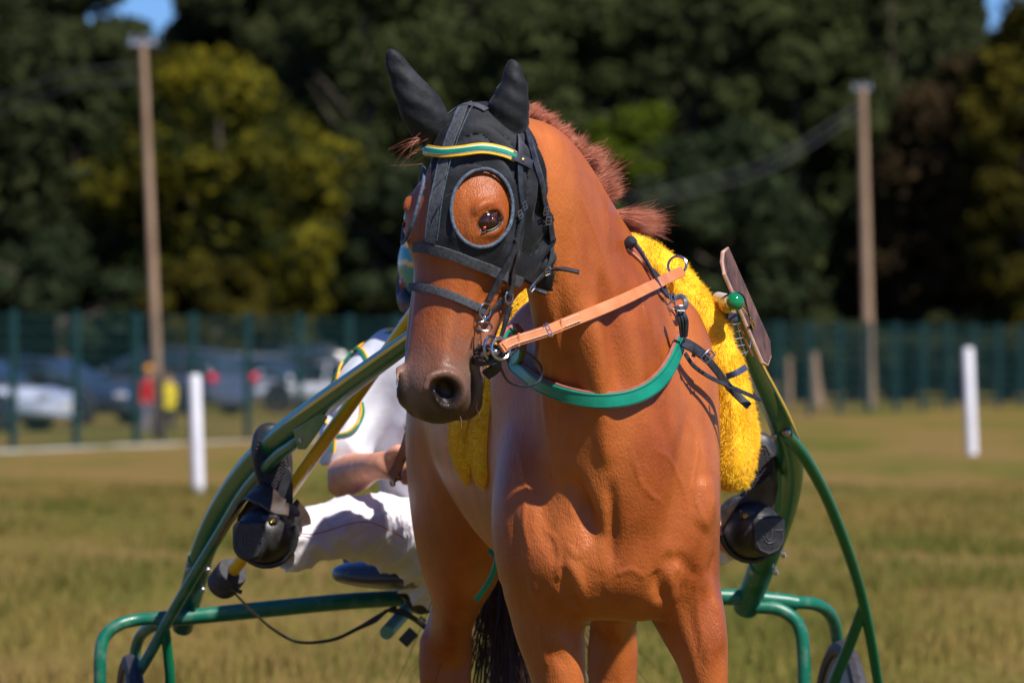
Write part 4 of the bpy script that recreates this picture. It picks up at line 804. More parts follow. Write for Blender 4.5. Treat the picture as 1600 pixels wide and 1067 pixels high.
plate('plank', [c+L_*a+wx*b_ for a, b_ in prof], .010, mat('weathered_wood', (.055, .022, .014), .6, (.16, .075, .05), 12, bump=.4, bscale=40, stretch=(6, 1, 1)), board, th, .002)
edge = [c+L_*a*1.004+wx*b_*1.02 for a, b_ in prof]; MB().tube(edge, .0042, 8, closed=True).build('pale_edge', mat('bare_wood_edge', (.55, .40, .33), .6, (.35, .2, .14), 30), board)
MB().tube([W(1160, 478, .43), W(1176, 500, .46), W(1178, 512, .47), W(1172, 500, .45)], .002, 6).build('clip', m_met, board)
# hanging teal strap under the belly
free('hanging_strap', [(772, 850, .85), (776, 872, .85), (768, 900, .86), (755, 922, .87), (744, 937, .88)], .012, .003, m_grn, bc, N=(.3, -1, 0))
# yellow prod with foam stop
pole = empty('yellow_pole', W(350, 905, 2.05), 'straight yellow pole with a black foam stop, slanting beside the left shaft', 'pole')
P_ = [W(341, 921, 2.30), W(375, 878, 2.22), W(640, 500, 1.42), W(690, 430, 1.25)]
MB().tube(P_, [.0150, .0155, .0165, .0165], 20).build('rod', m_yp, pole)
d_ = nrm(P_[1]-P_[0]); MB().lathe(P_[0]+d_*.012, d_, [(.018, 0), (.036, .002), (.039, .010), (.039, .062), (.036, .070), (.018, .071)], 28).build('foam_stop', m_foam, pole)
# ------------------------------------------------------------------ DRIVER
m_skin = mat('skin', (.62, .26, .15), .5, (.74, .35, .23), 30, bump=.25, bscale=160, bumpd=.002, spec=.4); m_shirt = mat('white_shirt', (.62, .64, .71), .7, (.72, .73, .78), 6, bump=.25, bscale=9, bumpd=.02, sheen=.2)
m_trs = mat('white_trousers', (.64, .60, .66), .72, (.74, .71, .75), 5, bump=.3, bscale=11, bumpd=.02, sheen=.2); m_boot = mat('boot_rubber', (.018, .017, .02), .45, (.035, .034, .038), 40); 
drv = empty('person', W(700, 870, 2.6), 'driver in white shirt and white trousers with green and yellow piping, seated, holding the rein', 'person')
m_gy = mat('green_piping', (.004, .22, .12), .5); m_yy = mat('yellow_piping', (.85, .42, .01), .5)
def D_(x, y, Y): return W(x, y, Y)
def limb(S, pts, k=.03, n=4, side=(1, 0, 0)): S.chain([[*W(x, y, Y), r1*mpp(Y), r2*mpp(Y)] for x, y, Y, r1, r2 in pts], side=A(*side), n=n, k=k)
DB = SDF()
limb(DB, [(705, 860, 2.62, 92, 75), (700, 780, 2.58, 84, 68), (692, 680, 2.5, 95, 66), (692, 590, 2.45, 100, 62), (695, 545, 2.43, 70, 45)], .05)
limb(DB, [(695, 550, 2.43, 34, 36), (698, 500, 2.42, 32, 35), (702, 470, 2.40, 34, 38)], .03)
DB.ell(W(708, 418, 2.38), (.076, .096, .115), None, .03); DB.ell(W(706, 455, 2.33), (.055, .06, .06), None, .03)
DB.ell(W(704, 432, 2.26), (.013, .02, .02), None, .012)
for s in (-1, 1): DB.ell(W(708+s*49, 428, 2.39), (.010, .02, .032), None, .008); DB.ell(W(706+s*20, 412, 2.285), (.016, .014, .012), None, .006, True)
def arm(sx, ey, hx, hy, hY, ss):
    limb(DB, [(692+ss*92, 570, 2.43, 38, 38), (692+ss*125, 610, 2.43, 34, 36), (692+ss*150, 680, 2.42, 29, 32), (sx, ey, 2.38, 26, 29), (sx+(hx-sx)*.35, ey-3, 2.28, 27, 30), (sx+(hx-sx)*.75, hy, 2.15, 19, 21), (hx-ss*0, hy-4, 2.10, 15, 19)], .03)
    g = lambda x, y, dY=0: W(hx-ss*x, hy+y, hY+dY)
    DB.ell(g(20, -4, 0), (.040, .026, .038), None, .02)
    for i in range(4):
        o = i*11-20; DB.cap([g(34, o, -.005), g(45, o+1, -.025), g(46-i, o+5, -.045), g(35-i, o+8, -.052)], [.0105, .0100, .0092, .008], .006, n=3)
    DB.cap([g(12, -20, -.02), g(24, -27, -.035), g(36, -25, -.045)], [.012, .0105, .0085], .012, n=3)
arm(530, 742, 598, 730, 2.09, -1); arm(868, 742, 786, 730, 2.09, 1)
def legc(S, pts, k): limb(S, pts, k, 4, (0, 0, 1))
legc(DB, [(680, 850, 2.56, 60, 60), (600, 830, 2.32, 40, 42), (540, 828, 2.12, 32, 34), (480, 838, 2.0, 28, 30), (445, 845, 1.95, 24, 28)], .04)
legc(DB, [(760, 850, 2.56, 60, 60), (880, 825, 2.36, 52, 52), (1020, 815, 2.2, 40, 42), (1110, 835, 2.1, 32, 34), (1160, 845, 2.06, 24, 28)], .04)
V, F = mk(DB, A(-.45, 1.80, .75), A(.68, 2.85, 1.85), .0068, 1); mesh('body', V, F, m_skin, drv)
# shirt
SH = SDF()
limb(SH, [(705, 850, 2.62, 106, 84), (700, 780, 2.58, 104, 84), (692, 690, 2.5, 110, 80), (690, 600, 2.45, 112, 74), (693, 548, 2.43, 82, 54), (696, 522, 2.42, 48, 44)], .05)
limb(SH, [(625, 560, 2.43, 42, 44), (578, 590, 2.43, 44, 46), (556, 640, 2.42, 43, 44), (545, 690, 2.40, 41, 43), (541, 712, 2.40, 41, 43)], .04)
limb(SH, [(770, 560, 2.43, 42, 44), (815, 590, 2.43, 44, 46), (840, 640, 2.42, 43, 44), (850, 690, 2.40, 41, 43), (856, 712, 2.40, 41, 43)], .04)
SH.ell(W(541, 742, 2.40), (.075, .075, .034), None, .004, True); SH.ell(W(857, 742, 2.40), (.075, .075, .034), None, .004, True); SH.ell(W(697, 500, 2.41), (.062, .06, .06), None, .006, True)
V, F = mk(SH, A(-.48, 2.0, .70), A(.55, 2.95, 1.60), .0085, 1); N_ = vnormals(V, F)
wr = .009*(1-2*np.abs(np.sin(V[:, 0]*22+V[:, 2]*9+1.5*np.sin(V[:, 2]*14+V[:, 0]*9)))**.7)*np.sin(V[:, 2]*13-V[:, 0]*15)+.002*np.sin(V[:, 0]*90-V[:, 2]*60); V = V+N_*wr[:, None]
sh_ = mesh('shirt', V, F, m_shirt, drv)
ax_ = [np.arange(*q, .012) for q in ((-.48, .55), (2.0, 2.95), (.70, 1.60))]; SHG = GridSDF(SH.grid(*ax_), *ax_)
def pipe(pts, mt=None, dx=3.2, dy=0, r=.0030):
    for m_, o in ((m_gy, 0), (m_yy, 1)):
        pp = [(x+o*dx, y+o*dy) for x, y in pts]; P = spline(trace(SHG, pp, .004, 1.8, 2.6), 5); P = SHG.project(P, .0045, 3); MB().tube(P, r, 6).build('piping', m_, sh_)
pipe([(545, 545), (532, 562), (525, 585), (518, 600)]); pipe([(553, 541), (564, 550), (572, 565), (584, 590)], dx=4, dy=-2); pipe([(548, 541), (570, 530), (592, 524), (620, 519)], dx=0, dy=-4)
pipe([(566, 628), (568, 645), (562, 662), (548, 676), (526, 682)], dx=-4, dy=-2); pipe([(526, 592), (520, 600), (513, 608)], dx=3, dy=0); pipe([(520, 686), (518, 707)], dx=4); pipe([(505, 650), (507, 662)], dx=3)
# trousers
TR = SDF()
legc(TR, [(690, 850, 2.58, 78, 80), (640, 838, 2.42, 66, 70), (590, 828, 2.28, 57, 62), (545, 824, 2.15, 50, 54), (505, 832, 2.05, 44, 48), (470, 845, 1.98, 42, 45), (448, 852, 1.95, 41, 40)], .05)
legc(TR, [(760, 850, 2.58, 78, 80), (850, 838, 2.42, 66, 70), (950, 828, 2.3, 58, 62), (1020, 824, 2.2, 50, 54), (1080, 832, 2.13, 44, 48), (1125, 845, 2.09, 38, 40)], .05)
limb(TR, [(710, 868, 2.64, 105, 88), (704, 800, 2.60, 102, 82)], .05)
TR.ell(W(436, 858, 1.93), (.035, .06, .06), None, .01, True)
V, F = mk(TR, A(-.62, 1.75, .72), A(.68, 2.95, 1.30), .0085, 1); N_ = vnormals(V, F); lx = V[:, 0]; lz = V[:, 2]
rd = lambda a: 1-2*np.abs(np.sin(a))**.7
wr = .008*rd(lx*34+1.4*np.sin(lz*26+V[:, 1]*5)-lz*26)*np.exp(-((lx+.24)/.16)**2)+.006*rd(lz*46+lx*20+1.2*np.sin(lx*30))*np.exp(-((np.abs(lx)-.52)/.13)**2)+.003*rd((lx-lz*1.6)*60+np.sin(lz*40)*2)+.001*np.sin(lx*140+lz*50)*np.sin(lz*80); wr *= np.abs(lx) < 9; V = V+N_*wr[:, None]
trs = mesh('trousers', V, F, m_trs, drv)
P = np.array([W(x, y, 1.7) for x, y in [(462, 832), (490, 834), (520, 826), (545, 818), (575, 815), (605, 826), (635, 842)]]); D = P-CAM; D /= np.linalg.norm(D, axis=1)[:, None]
for _ in range(90): P = P+D*np.clip(TR.at(P)*.7, -.01, .03)[:, None]
MB().tube(spline(P-A(0, .009, 0), 5), .0014, 5).build('seam', mat('red_thread', (.35, .10, .08), .7), trs)
# boots: sole facing the camera
def boot(cx, cy, tx, ty, Y, s):
    S = SDF(); a = W(cx, cy, Y+.03); b_ = W(tx, ty, Y-.0); u = nrm(b_-a); w_ = nrm(np.cross(u, A(0, 1, 0))); m_ = (a+b_)/2; L = np.linalg.norm(b_-a)
    nv = nrm(np.cross(u, w_)); nv = nv if nv[1] < 0 else -nv
    S.chain([[*(a-u*.0), .036, .040], [*(a+u*L*.35), .034, .036], [*(a+u*L*.7), .045, .034], [*(b_-u*.03), .042, .026], [*b_, .030, .018]], side=w_, n=4, k=.02)
    S.chain([[*(a+A(0, .03, 0)+u*.01), .036, .040], [*(a+A(.02*s, .08, 0)+u*.02), .04, .042], [*(a+A(.06*s, .13, -.0)+u*.02), .045, .045]], side=w_, n=3, k=.03)
    V, F = mk(S, np.minimum(a, b_)-.14, np.maximum(a, b_)+.16, .0065, 1); bt = mesh('boot', V, F, m_boot, drv)
    # sole with a raised zigzag tread
    n_ = 26; hw = lambda t: np.interp(t, [0, .1, .35, .7, .88, 1], [.020, .032, .030, .042, .038, .016]); base = m_+nv*.034; pts = []
    out_ = [(t, 1) for t in np.linspace(0, 1, n_)]+[(t, -1) for t in np.linspace(1, 0, n_)]; pts = [a+u*L*t+w_*hw(t)*q+nv*(.036 if t < .8 else .036-.05*(t-.8)) for t, q in out_]
    plate('sole', pts, .012, m_boot, bt, nv, .002); tr = MB()
    for t in np.arange(.06, .97, .034):
        h_ = hw(t)*.84; k = 7; xs_ = np.linspace(-h_, h_, k*2); tr.tube(np.array([a+u*(L*t+.0035*(1 if i % 2 else -1))+w_*x+nv*(.0435 if t < .8 else .0435-.05*(t-.8)) for i, x in enumerate(xs_)]), .0028, 5)
    tr.build('tread', m_tyr, bt)
boot(440, 836, 420, 676, 1.98, 1); boot(1178, 835, 1186, 690, 2.10, -1)
plate('boot_strap', [W(x, y, 1.94) for x, y in ((440, 745), (452, 728), (457, 740), (458, 790), (440, 782), (430, 775))], .02, m_boot, drv, (0, -1, 0), .003)
# helmet
HS = SDF(); HS.ell(W(708, 413, 2.40), (.135, .165, .135), None, .02)
HS.ell(W(708, 470, 2.26), (.095, .16, .085), None, .02, True); HS.ell(W(708, 480, 2.40), (.102, .13, .10), None, .02, True)
V, F = mk(HS, W(708, 413, 2.40)-.2, W(708, 413, 2.40)+.2, .006, 1); 
m_hel = mat('helmet_shell', (.003, .20, .15), .2, (.006, .26, .20), 6, coat=.8); hz = V[:, 2]; hc_ = np.ones((len(V), 3)); zt = lambda y: W(708, y, 2.4)[2]
wv_ = .006*np.sin(V[:, 0]*40); top = hz > zt(368)+wv_; hc_[top] = (30, 2.2, 2.6); ln_ = (np.abs(hz-zt(386)-wv_) < .006) | (np.abs(hz-zt(415)-wv_) < .006); hc_[ln_] = (240, 1.9, .1)
m_hel = mat('helmet_shell', (.003, .20, .15), .35, (.0033, .22, .165), 6, coat=.25, attr=True)
hel = mesh('helmet', V, F, m_hel, drv, col=hc_)
for s in (-1, 1):
    HE = SDF(); HE.ell(W(708+s*78, 448, 2.40), (.018, .05, .062), None, .01); HE.ell(W(708+s*86, 442, 2.38), (.022, .022, .030), None, .006, True); HE.ell(W(708+s*70, 472, 2.38), (.022, .05, .028), None, .01)
    V, F = mk(HE, W(708, 450, 2.40)-.2, W(708, 450, 2.40)+.2, .006, 1); mesh('ear_guard', V, F, bpy.data.materials.get('grey_padding') or mat('grey_padding', (.035, .032, .05), .5, (.06, .055, .08), 20), hel)
m_red = mat('red_lens', (.45, .01, .02), .2, (.6, .03, .04), 20, coat=.5)
for s in (-1, 1): MB().sphere(W(708+s*76, 441, 2.37), (.012, .022, .028), 16).build('ear_pad', m_red, hel)
st = []; cst = W(629, 396, 2.30)
for i in range(10): r_ = .010 if i % 2 == 0 else .004; st.append(cst+A(math.sin(i*math.pi/5)*r_, -.0, math.cos(i*math.pi/5)*r_))
# driver's rein end with buckle in the hand
dr = empty('driver_rein', W(635, 690, 1.96), 'brown leather rein end with a buckle held in the driver\'s fist', 'rein')
P = spline(np.array([W(662, 610, 1.6), W(652, 640, 1.82), W(642, 672, 1.92), W(634, 700, 1.97), (W(622, 728, 1.99)), W(612, 746, 2.0), W(616, 752, 2.03), W(626, 740, 2.06), W(634, 720, 2.07)]), 8); MB().ribbon(P, np.tile(nrm(A(-.5, -1, .1)), (len(P), 1)), .026, .004).build('rein_strap', m_brn, dr)
fbuckle(W(640, 676, 1.90), W(640, 676, 1.9)-W(630, 700, 1.95), A(-.5, -1, .1), .018, .034, dr); MB().ribbon(P[8:30]-A(.003, .006, 0), np.tile(nrm(A(-.5, -1, .1)), (22, 1)), .023, .003).build('billet', m_brn, dr)
# ------------------------------------------------------------------ GROUND, FENCE, CARS, TREES
def gmat():
    m = bpy.data.materials.new('field_grass'); m.use_nodes = True; n = m.node_tree.nodes; L = m.node_tree.links; b = n['Principled BSDF']; b.inputs['Roughness'].default_value = .95; b.inputs['Specular IOR Level'].default_value = .1
    tc = n.new('ShaderNodeTexCoord'); mp = n.new('ShaderNodeMapping'); mp.inputs['Scale'].default_value = (.55, .16, 1); L.new(tc.outputs['Object'], mp.inputs[0])
    n1 = n.new('ShaderNodeTexNoise'); n1.inputs['Scale'].default_value = .7; n1.inputs['Detail'].default_value = 6; n1.inputs['Roughness'].default_value = .62; L.new(mp.outputs[0], n1.inputs[0])
    r1 = n.new('ShaderNodeValToRGB'); e = r1.color_ramp.elements; e[0].position = .40; e[0].color = (.050, .072, .010, 1); e[1].position = .62; e[1].color = (.180, .115, .034, 1); x = e.new(.5); x.color = (.120, .104, .017, 1)
    # drier trampled strip nearer, greener mown strip farther (by real position on the field)
    sp = n.new('ShaderNodeSeparateXYZ'); L.new(tc.outputs['Object'], sp.inputs[0]); mr = n.new('ShaderNodeMapRange'); mr.interpolation_type = 'SMOOTHSTEP'; mr.inputs[1].default_value = 46; mr.inputs[2].default_value = 58; mr.inputs[3].default_value = .05; mr.inputs[4].default_value = -.16; L.new(sp.outputs[1], mr.inputs[0])
    mr2 = n.new('ShaderNodeMapRange'); mr2.interpolation_type = 'SMOOTHSTEP'; mr2.inputs[1].default_value = 100; mr2.inputs[2].default_value = 115; mr2.inputs[3].default_value = 0; mr2.inputs[4].default_value = .14; L.new(sp.outputs[1], mr2.inputs[0])
    ad = n.new('ShaderNodeMath'); L.new(n1.outputs[0], ad.inputs[0]); L.new(mr.outputs[0], ad.inputs[1]); a2 = n.new('ShaderNodeMath'); L.new(ad.outputs[0], a2.inputs[0]); L.new(mr2.outputs[0], a2.inputs[1]); L.new(a2.outputs[0], r1.inputs[0])
    n2 = n.new('ShaderNodeTexNoise'); n2.inputs['Scale'].default_value = 9; n2.inputs['Detail'].default_value = 6; L.new(tc.outputs['Object'], n2.inputs[0]); mx = n.new('ShaderNodeMix'); mx.data_type = 'RGBA'; mx.blend_type = 'OVERLAY'; mx.inputs[0].default_value = .8; L.new(r1.outputs[0], mx.inputs[6]); L.new(n2.outputs[0], mx.inputs[7]); L.new(mx.outputs[2], b.inputs['Base Color'])
    bp = n.new('ShaderNodeBump'); bp.inputs['Strength'].default_value = .8; bp.inputs['Distance'].default_value = .06; L.new(n2.outputs[0], bp.inputs['Height']); L.new(bp.outputs[0], b.inputs['Normal']); return m
gx = np.array([-3000, -400, -60, -20, 0, 20, 60, 400, 3000.]); gy = np.array([-60, -20, 0, 10, 30, 60, 100, 200, 800, 4000.])
V = [(x, y, 0) for y in gy for x in gx]; F = [(j*9+i, j*9+i+1, (j+1)*9+i+1, (j+1)*9+i) for j in range(9) for i in range(8)]
g = mesh('ground', V, F, gmat()); g['kind'] = 'structure'
# grass: many blades in view
def grass(name, n, y0, y1, hmin, hmax, wd, seed, c1, c2):
    r = np.random.default_rng(seed); d = np.sqrt(r.uniform((y0+11.5)**2, (y1+11.5)**2, n)); x = r.uniform(-.15, .15, n)*d*1.0; y = d-11.5
    ph = np.sin(x*1.9+np.sin(y*.7)*2)*np.sin(y*.45+x*.6); keep = r.random(n) < .55+.45*ph; x, y, d, ph = x[keep], y[keep], d[keep], ph[keep]; n = len(x)
    h = r.uniform(hmin, hmax, n)*(1+.4*ph); a = r.uniform(0, 6.28, n); lx, ly = np.cos(a)*h*.5, np.sin(a)*h*.5; b = r.uniform(0, 6.28, n); sx, sy_ = np.cos(b)*wd/2, np.sin(b)*wd/2*.3
    V = np.zeros((n, 4, 3)); V[:, 0] = np.stack([x-sx, y-sy_, 0*x-.01], 1); V[:, 1] = np.stack([x+sx, y+sy_, 0*x-.01], 1); V[:, 2] = np.stack([x+lx*.6+sx*.7, y+ly*.6, h*.65], 1); V[:, 3] = np.stack([x+lx, y+ly, h], 1)
    t = np.clip(.5+.5*np.sin(x*1.3+1)*np.sin(y*.3)+r.normal(0, .25, n), 0, 1)[:, None]; c = (np.array(c1)*(1-t)+np.array(c2)*t); c = np.repeat(c, 4, 0)
    F = np.arange(n*4).reshape(-1, 4); return mesh(name, V.reshape(-1, 3), F, m_bl, None, False, col=c)
m_bl = mat('grass_blade', (.9, .9, .9), .8, (1, 1, 1), 3, attr=True, spec=.15)
for nm, args in (('grass', (150000, 8, 46, .03, .10, .010, 31, (.080, .098, .013), (.24, .165, .045))),):
    o = grass(nm, *args); tag(o, None, None, None, 'stuff'); o['label'] = 'short dry yellow green grass of the field'
# fence line
FA, FB = A(-6.93, 67.5, 0), A(11.57, 119.5, 0); fd = (FB-FA)/np.linalg.norm(FB-FA); sp_ = 2.15
m_fg = mat('fence_green', (.003, .035, .034), .55, (.005, .045, .043), 10)
fence = empty('mesh_fence', FA, 'dark green wire mesh fence on thin posts running between the field and the parked cars', 'fence')
npst = 31
for i in range(-2, npst-2):
    p = FA+fd*sp_*i; MB().box(p+A(0, 0, .96), (.085, .085, 1.93), [fd, A(-fd[1], fd[0], 0), A(0, 0, 1)]).build('post', m_fg, fence)
    b = MB(); q = p+fd*.04
    for j in range(21): b.box(q+fd*(j*.10)+A(0, 0, .95), (.0065, .0065, 1.82), [fd, A(-fd[1], fd[0], 0), A(0, 0, 1)])
    for z in (.05, .25, .45, .65, .85, 1.05, 1.25, 1.45, 1.65, 1.85): b.box(p+fd*sp_/2+A(0, 0, z), (sp_-.08, .010, .014), [fd, A(-fd[1], fd[0], 0), A(0, 0, 1)])
    b.build('mesh_panel', m_fg, fence)
# pale gravel path in front of the fence
nf = A(-fd[1], fd[0], 0); nf = nf if nf[1] < 0 else -nf; b = MB(); r = np.random.default_rng(5); pv = []; N_ = 70
for i in range(N_): q = FA+fd*(-10+i*.60); pv.append(q+nf*(.55+.12*r.normal())+A(0, 0, .004)); pv.append(q+nf*(1.20+.15*r.normal())+A(0, 0, .004))
mesh('path', pv, [(2*i, 2*i+1, 2*i+3, 2*i+2) for i in range(N_-1)], mat('pale_gravel', (.36, .31, .25), .9, (.55, .5, .43), 3))['kind'] = 'structure'
# white marker posts
m_wp = mat('white_post_paint', (.70, .68, .74), .5, (.80, .79, .83), 3)
def marker(xt, yt, xb, yb, wpx, label):
    Y = FP*1.444/(yb-538)-11.5; base = W(xb, yb, Y); base[2] = 0; top = W(xt, yt, Y); w_ = wpx*mpp(Y)
    b = MB().tube([base, base+(top-base)*.97, top], [w_/2, w_/2, w_/2*.86], 24); o = b.build('marker_post', m_wp, None, True, .004); tag(o, label, 'post', 'white track marker posts')
marker(304, 585, 310, 772, 19, 'white plastic track post left of the sulky shaft'); marker(1512, 543, 1519, 710, 17, 'white plastic track post at the right edge of the field')
# utility poles with cables
m_wood = mat('pole_wood', (.23, .14, .085), .8, (.34, .23, .15), 4, stretch=(4, 4, .4)); m_ins = mat('insulator', (.20, .23, .30), .4)
def upole(xt, yt, xb, yb, Y, rt, rb, label, cables):
    base = W(xb, yb, Y); base[2] = 0; top = W(xt, yt, Y); p = empty('utility_pole', base, label, 'utility pole', 'wooden utility poles'); MB().tube([base, top], [rb*mpp(Y), rt*mpp(Y)], 18).build('pole', m_wood, p)
    MB().box(top+A(0, 0, -.02), (.42, .07, .07)).build('crossarm', m_ins, p, bevel=.01)
    for s in (-1, 0, 1): MB().lathe(top+A(s*.17, 0, .02), A(0, 0, 1), [(.02, 0), (.035, .02), (.02, .04), (.035, .06), (.02, .08)], 12).build('insulator', m_ins, p)
    for k, c in enumerate(cables):
        P = [W(*q) for q in c]; P[0] = top+A(-.02, -.1, -.35-.25*k); o = MB().tube(P, .012, 8, 8).build('overhead_cable', mat('cable_grey', (.06, .06, .065), .6) if 'cable_grey' not in bpy.data.materials else bpy.data.materials['cable_grey'])
        tag(o, ['upper', 'lower'][k]+' grey overhead cable sagging away left from the '+('left' if xt < 800 else 'right')+' utility pole', 'cable', 'overhead cables')
upole(223, 66, 250, 688, 74.2, 5.5, 9, 'weathered wooden utility pole rising behind the parked cars on the left', [[(220, 100, 74.2), (120, 112, 78), (0, 152, 82), (-150, 215, 87)], [(220, 120, 74.2), (110, 138, 78), (0, 178, 82), (-150, 240, 87)]])
upole(1347, 137, 1359, 634, 119.5, 6, 9.5, 'thinner wooden utility pole standing alone behind the fence on the right', [[(1335, 180, 119.5), (1210, 245, 116), (1080, 285, 112), (930, 318, 108), (760, 345, 103)], [(1335, 195, 119.5), (1210, 262, 116), (1080, 303, 112), (930, 338, 108), (760, 366, 103)]])
# old stakes
for (xt, yt, xb, yb, w1, w2, lab) in ((1232, 558, 1233, 634, 10, 12, 'thin pale wooden stake behind the fence'), (1270, 550, 1277, 634, 15, 24, 'thick pale wooden stake widening at its foot behind the fence')):
    base = W(xb, yb, 122); base[2] = 0; o = MB().tube([base, base+(W(xt, yt, 122)-base)*.5, W(xt, yt, 122)], [w2/2*mpp(122), (w1*.55)*mpp(122), w1/2*mpp(122)], 10).build('wooden_stake', m_wood); tag(o, lab, 'stake', 'old stakes behind the fence')
# parked cars
m_gls = mat('car_glass', (.012, .018, .024), .12, (.04, .06, .08), 1.2, coat=.4, spec=.6); m_cty = mat('car_tyre', (.02, .02, .02), .8); m_alu = mat('alloy', (.45, .45, .48), .3, metal=1); m_lamp = mat('headlamp_glass', (.8, .8, .82), .06, metal=.6); m_tail = mat('tail_lamp', (.65, .004, .02), .15, coat=1)
def car(xc, Y, ang, colr, L, W_, Hh, label, wagon=False, met=.1):
    mt = mat('car_paint', colr, .32, tuple(c*1.1 for c in colr), 2, coat=1, metal=met)
    base = W(xc, 600, Y); base[2] = 0; fx = A(math.cos(ang), math.sin(ang), 0); fy = A(-math.sin(ang), math.cos(ang), 0); p = empty('parked_car', base, label, 'car', 'cars parked behind the fence')
    pt = lambda x, y, z: base+fx*x+fy*y+A(0, 0, z)
    def loft(st, name, m_, par, e=3.2, seg=28):
        V = []; F = []
        for (x, hw, z0, z1) in st:
            for k in range(seg):
                a = 2*math.pi*k/seg; c, s = math.cos(a), math.sin(a); V.append(pt(x, hw*np.sign(c)*abs(c)**(2/e), (z0+z1)/2+(z1-z0)/2*np.sign(s)*abs(s)**(2/e)))
        n = len(st); F = [(i*seg+k, i*seg+(k+1) % seg, (i+1)*seg+(k+1) % seg, (i+1)*seg+k) for i in range(n-1) for k in range(seg)]+[tuple(range(seg))[::-1], tuple((n-1)*seg+k for k in range(seg))]
        return MB().add(V, F).build(name, m_, par)
    h = L/2; bl = Hh*.60
    body = loft([(-h, W_*.38, .24, bl*.86), (-h+.08, W_*.46, .18, bl*.98), (-h+.5, W_*.495, .2, bl*1.02), (-.4, W_*.5, .18, bl*1.0), (.7, W_*.5, .18, bl*.98), (h-.9, W_*.49, .2, bl*.92), (h-.3, W_*.46, .18, bl*.86), (h-.05, W_*.40, .2, bl*.74), (h, W_*.34, .24, bl*.60)], 'car_body', mt, p, 4)
    rb = -h+(.12 if wagon else .55); loft([(rb, W_*.36, bl*.9, bl*1.02), (rb+.25, W_*.40, bl*.9, Hh*.90), (rb+.7, W_*.41, bl*.9, Hh*.965), (-.1, W_*.41, bl*.9, Hh*.97), (.35, W_*.40, bl*.9, Hh*.93), (.85, W_*.40, bl*.9, bl*1.25), (1.15, W_*.38, bl*.9, bl*1.0)], 'window', m_gls, p, 3.6)
    loft([(rb+.28, W_*.30, Hh*.90, Hh*.93), (rb+.7, W_*.37, Hh*.93, Hh*.995), (-.1, W_*.37, Hh*.93, Hh), (.30, W_*.33, Hh*.90, Hh*.955)], 'roof', mt, p, 3)
    for sy_ in (-1, 1):
        for xx in (rb+.75, .05): MB().tube([pt(xx, sy_*W_*.425, bl*.95), pt(xx-.05, sy_*W_*.40, Hh*.94)], [.035, .03], 8).build('pillar', mt, p)
        for xx in (-h+.80, h-.85):
            w_ = MB().lathe(pt(xx, sy_*(W_*.5-.10), .31), fy*sy_, [(.31, 0), (.325, .03), (.325, .15), (.30, .175), (.22, .17)], 28).build('wheel', m_cty, p); MB().lathe(pt(xx, sy_*(W_*.5-.10), .31), fy*sy_, [(.22, .165), (.20, .172), (.06, .16), (.0, .175)], 20).build('hubcap', m_alu, w_)
        MB().sphere(pt(h-.14, sy_*W_*.36, bl*.70), (.14, .16, .075), 14, [fx, fy, A(0, 0, 1)]).build('headlight', m_lamp, p); MB().sphere(pt(-h+.06, sy_*W_*.40, bl*.90), (.07, .13, .11), 14, [fx, fy, A(0, 0, 1)]).build('tail_light', m_tail, p)
        MB().sphere(pt(.75, sy_*W_*.55, bl*1.08), (.06, .10, .07), 12, [fx, fy, A(0, 0, 1)]).build('wing_mirror', mt, p)
    MB().box(pt(h-.01, 0, .42), (.04, .5, .11), [fx, fy, A(0, 0, 1)]).build('number_plate', m_wpl, p)
car(-70, 84, math.radians(-18), (.50, .54, .66), 4.0, 1.70, 1.40, 'silver car at the far left whose bonnet and headlamp show past the fence')
car(70, 92, math.radians(-28), (.018, .025, .045), 4.3, 1.75, 1.24, 'dark blue saloon between the silver car and the large grey car')
car(252, 106, math.radians(145), (.07, .08, .12), 3.9, 1.75, 1.38, 'large dark grey hatchback with its red tail lamp right of the utility pole', True)
car(405, 114, math.radians(-35), (.26, .29, .37), 4.0, 1.75, 1.26, 'grey car with a bright bonnet partly behind the dark grey hatchback')
car(530, 108, math.radians(160), (.62, .63, .68), 3.8, 1.65, 1.12, 'white car glimpsed between the shaft and the driver')
car(500, 128, math.radians(5), (.05, .06, .09), 4.4, 1.9, 1.50, 'dark van behind the other cars, left of the driver\'s shoulder', True)
def kid(px, Y, top, shirt, legs, label):
    b0 = W(px, 600, Y); b0[2] = 0; h = W(px, top, Y)[2]; S = SDF(); o = lambda x, z, y=0: b0+A(x, y, z)*A(h, h, h)
    S.ell(o(0, .90), (h*.075, h*.08, h*.10), None, .02); S.chain([[*o(0, .80), h*.045, h*.045], [*o(0, .72), h*.10, h*.08], [*o(0, .45), h*.09, h*.08]], side=A(1, 0, 0), k=.04, n=3)
    for s in (-1, 1): S.cap([o(.10*s, .72), o(.12*s, .55), o(.10*s, .42, -.05)], [h*.045, h*.04, h*.03], .03, n=2); S.cap([o(.06*s, .45), o(.06*s, .25), o(.07*s, .02)], [h*.065, h*.05, h*.04], .03, n=2)
    V, F = mk(S, b0-A(.4, .3, .05), b0+A(.4, .3, h+.1), .02, 1); z = V[:, 2]/h; c = np.tile(np.array([.5, .26, .18]), (len(V), 1)); c[z < .80] = shirt; c[z < .45] = legs
    p = empty('person', b0, label, 'person', 'children by the parked cars'); mesh('body', V, F, bpy.data.materials.get('kid_cloth') or mat('kid_cloth', (.9, .9, .9), .8, (1, 1, 1), 3, attr=True), p, col=c); return p, b0, h
p, b0, h = kid(233, 82, 572, (.65, .006, .010), (.25, .22, .28), 'small child in a red top and orange cap left of the utility pole'); MB().sphere(b0+A(0, 0, h*.955), (h*.085, h*.09, h*.07), 14).build('cap', mat('orange_cap', (.75, .30, .02), .8), p)
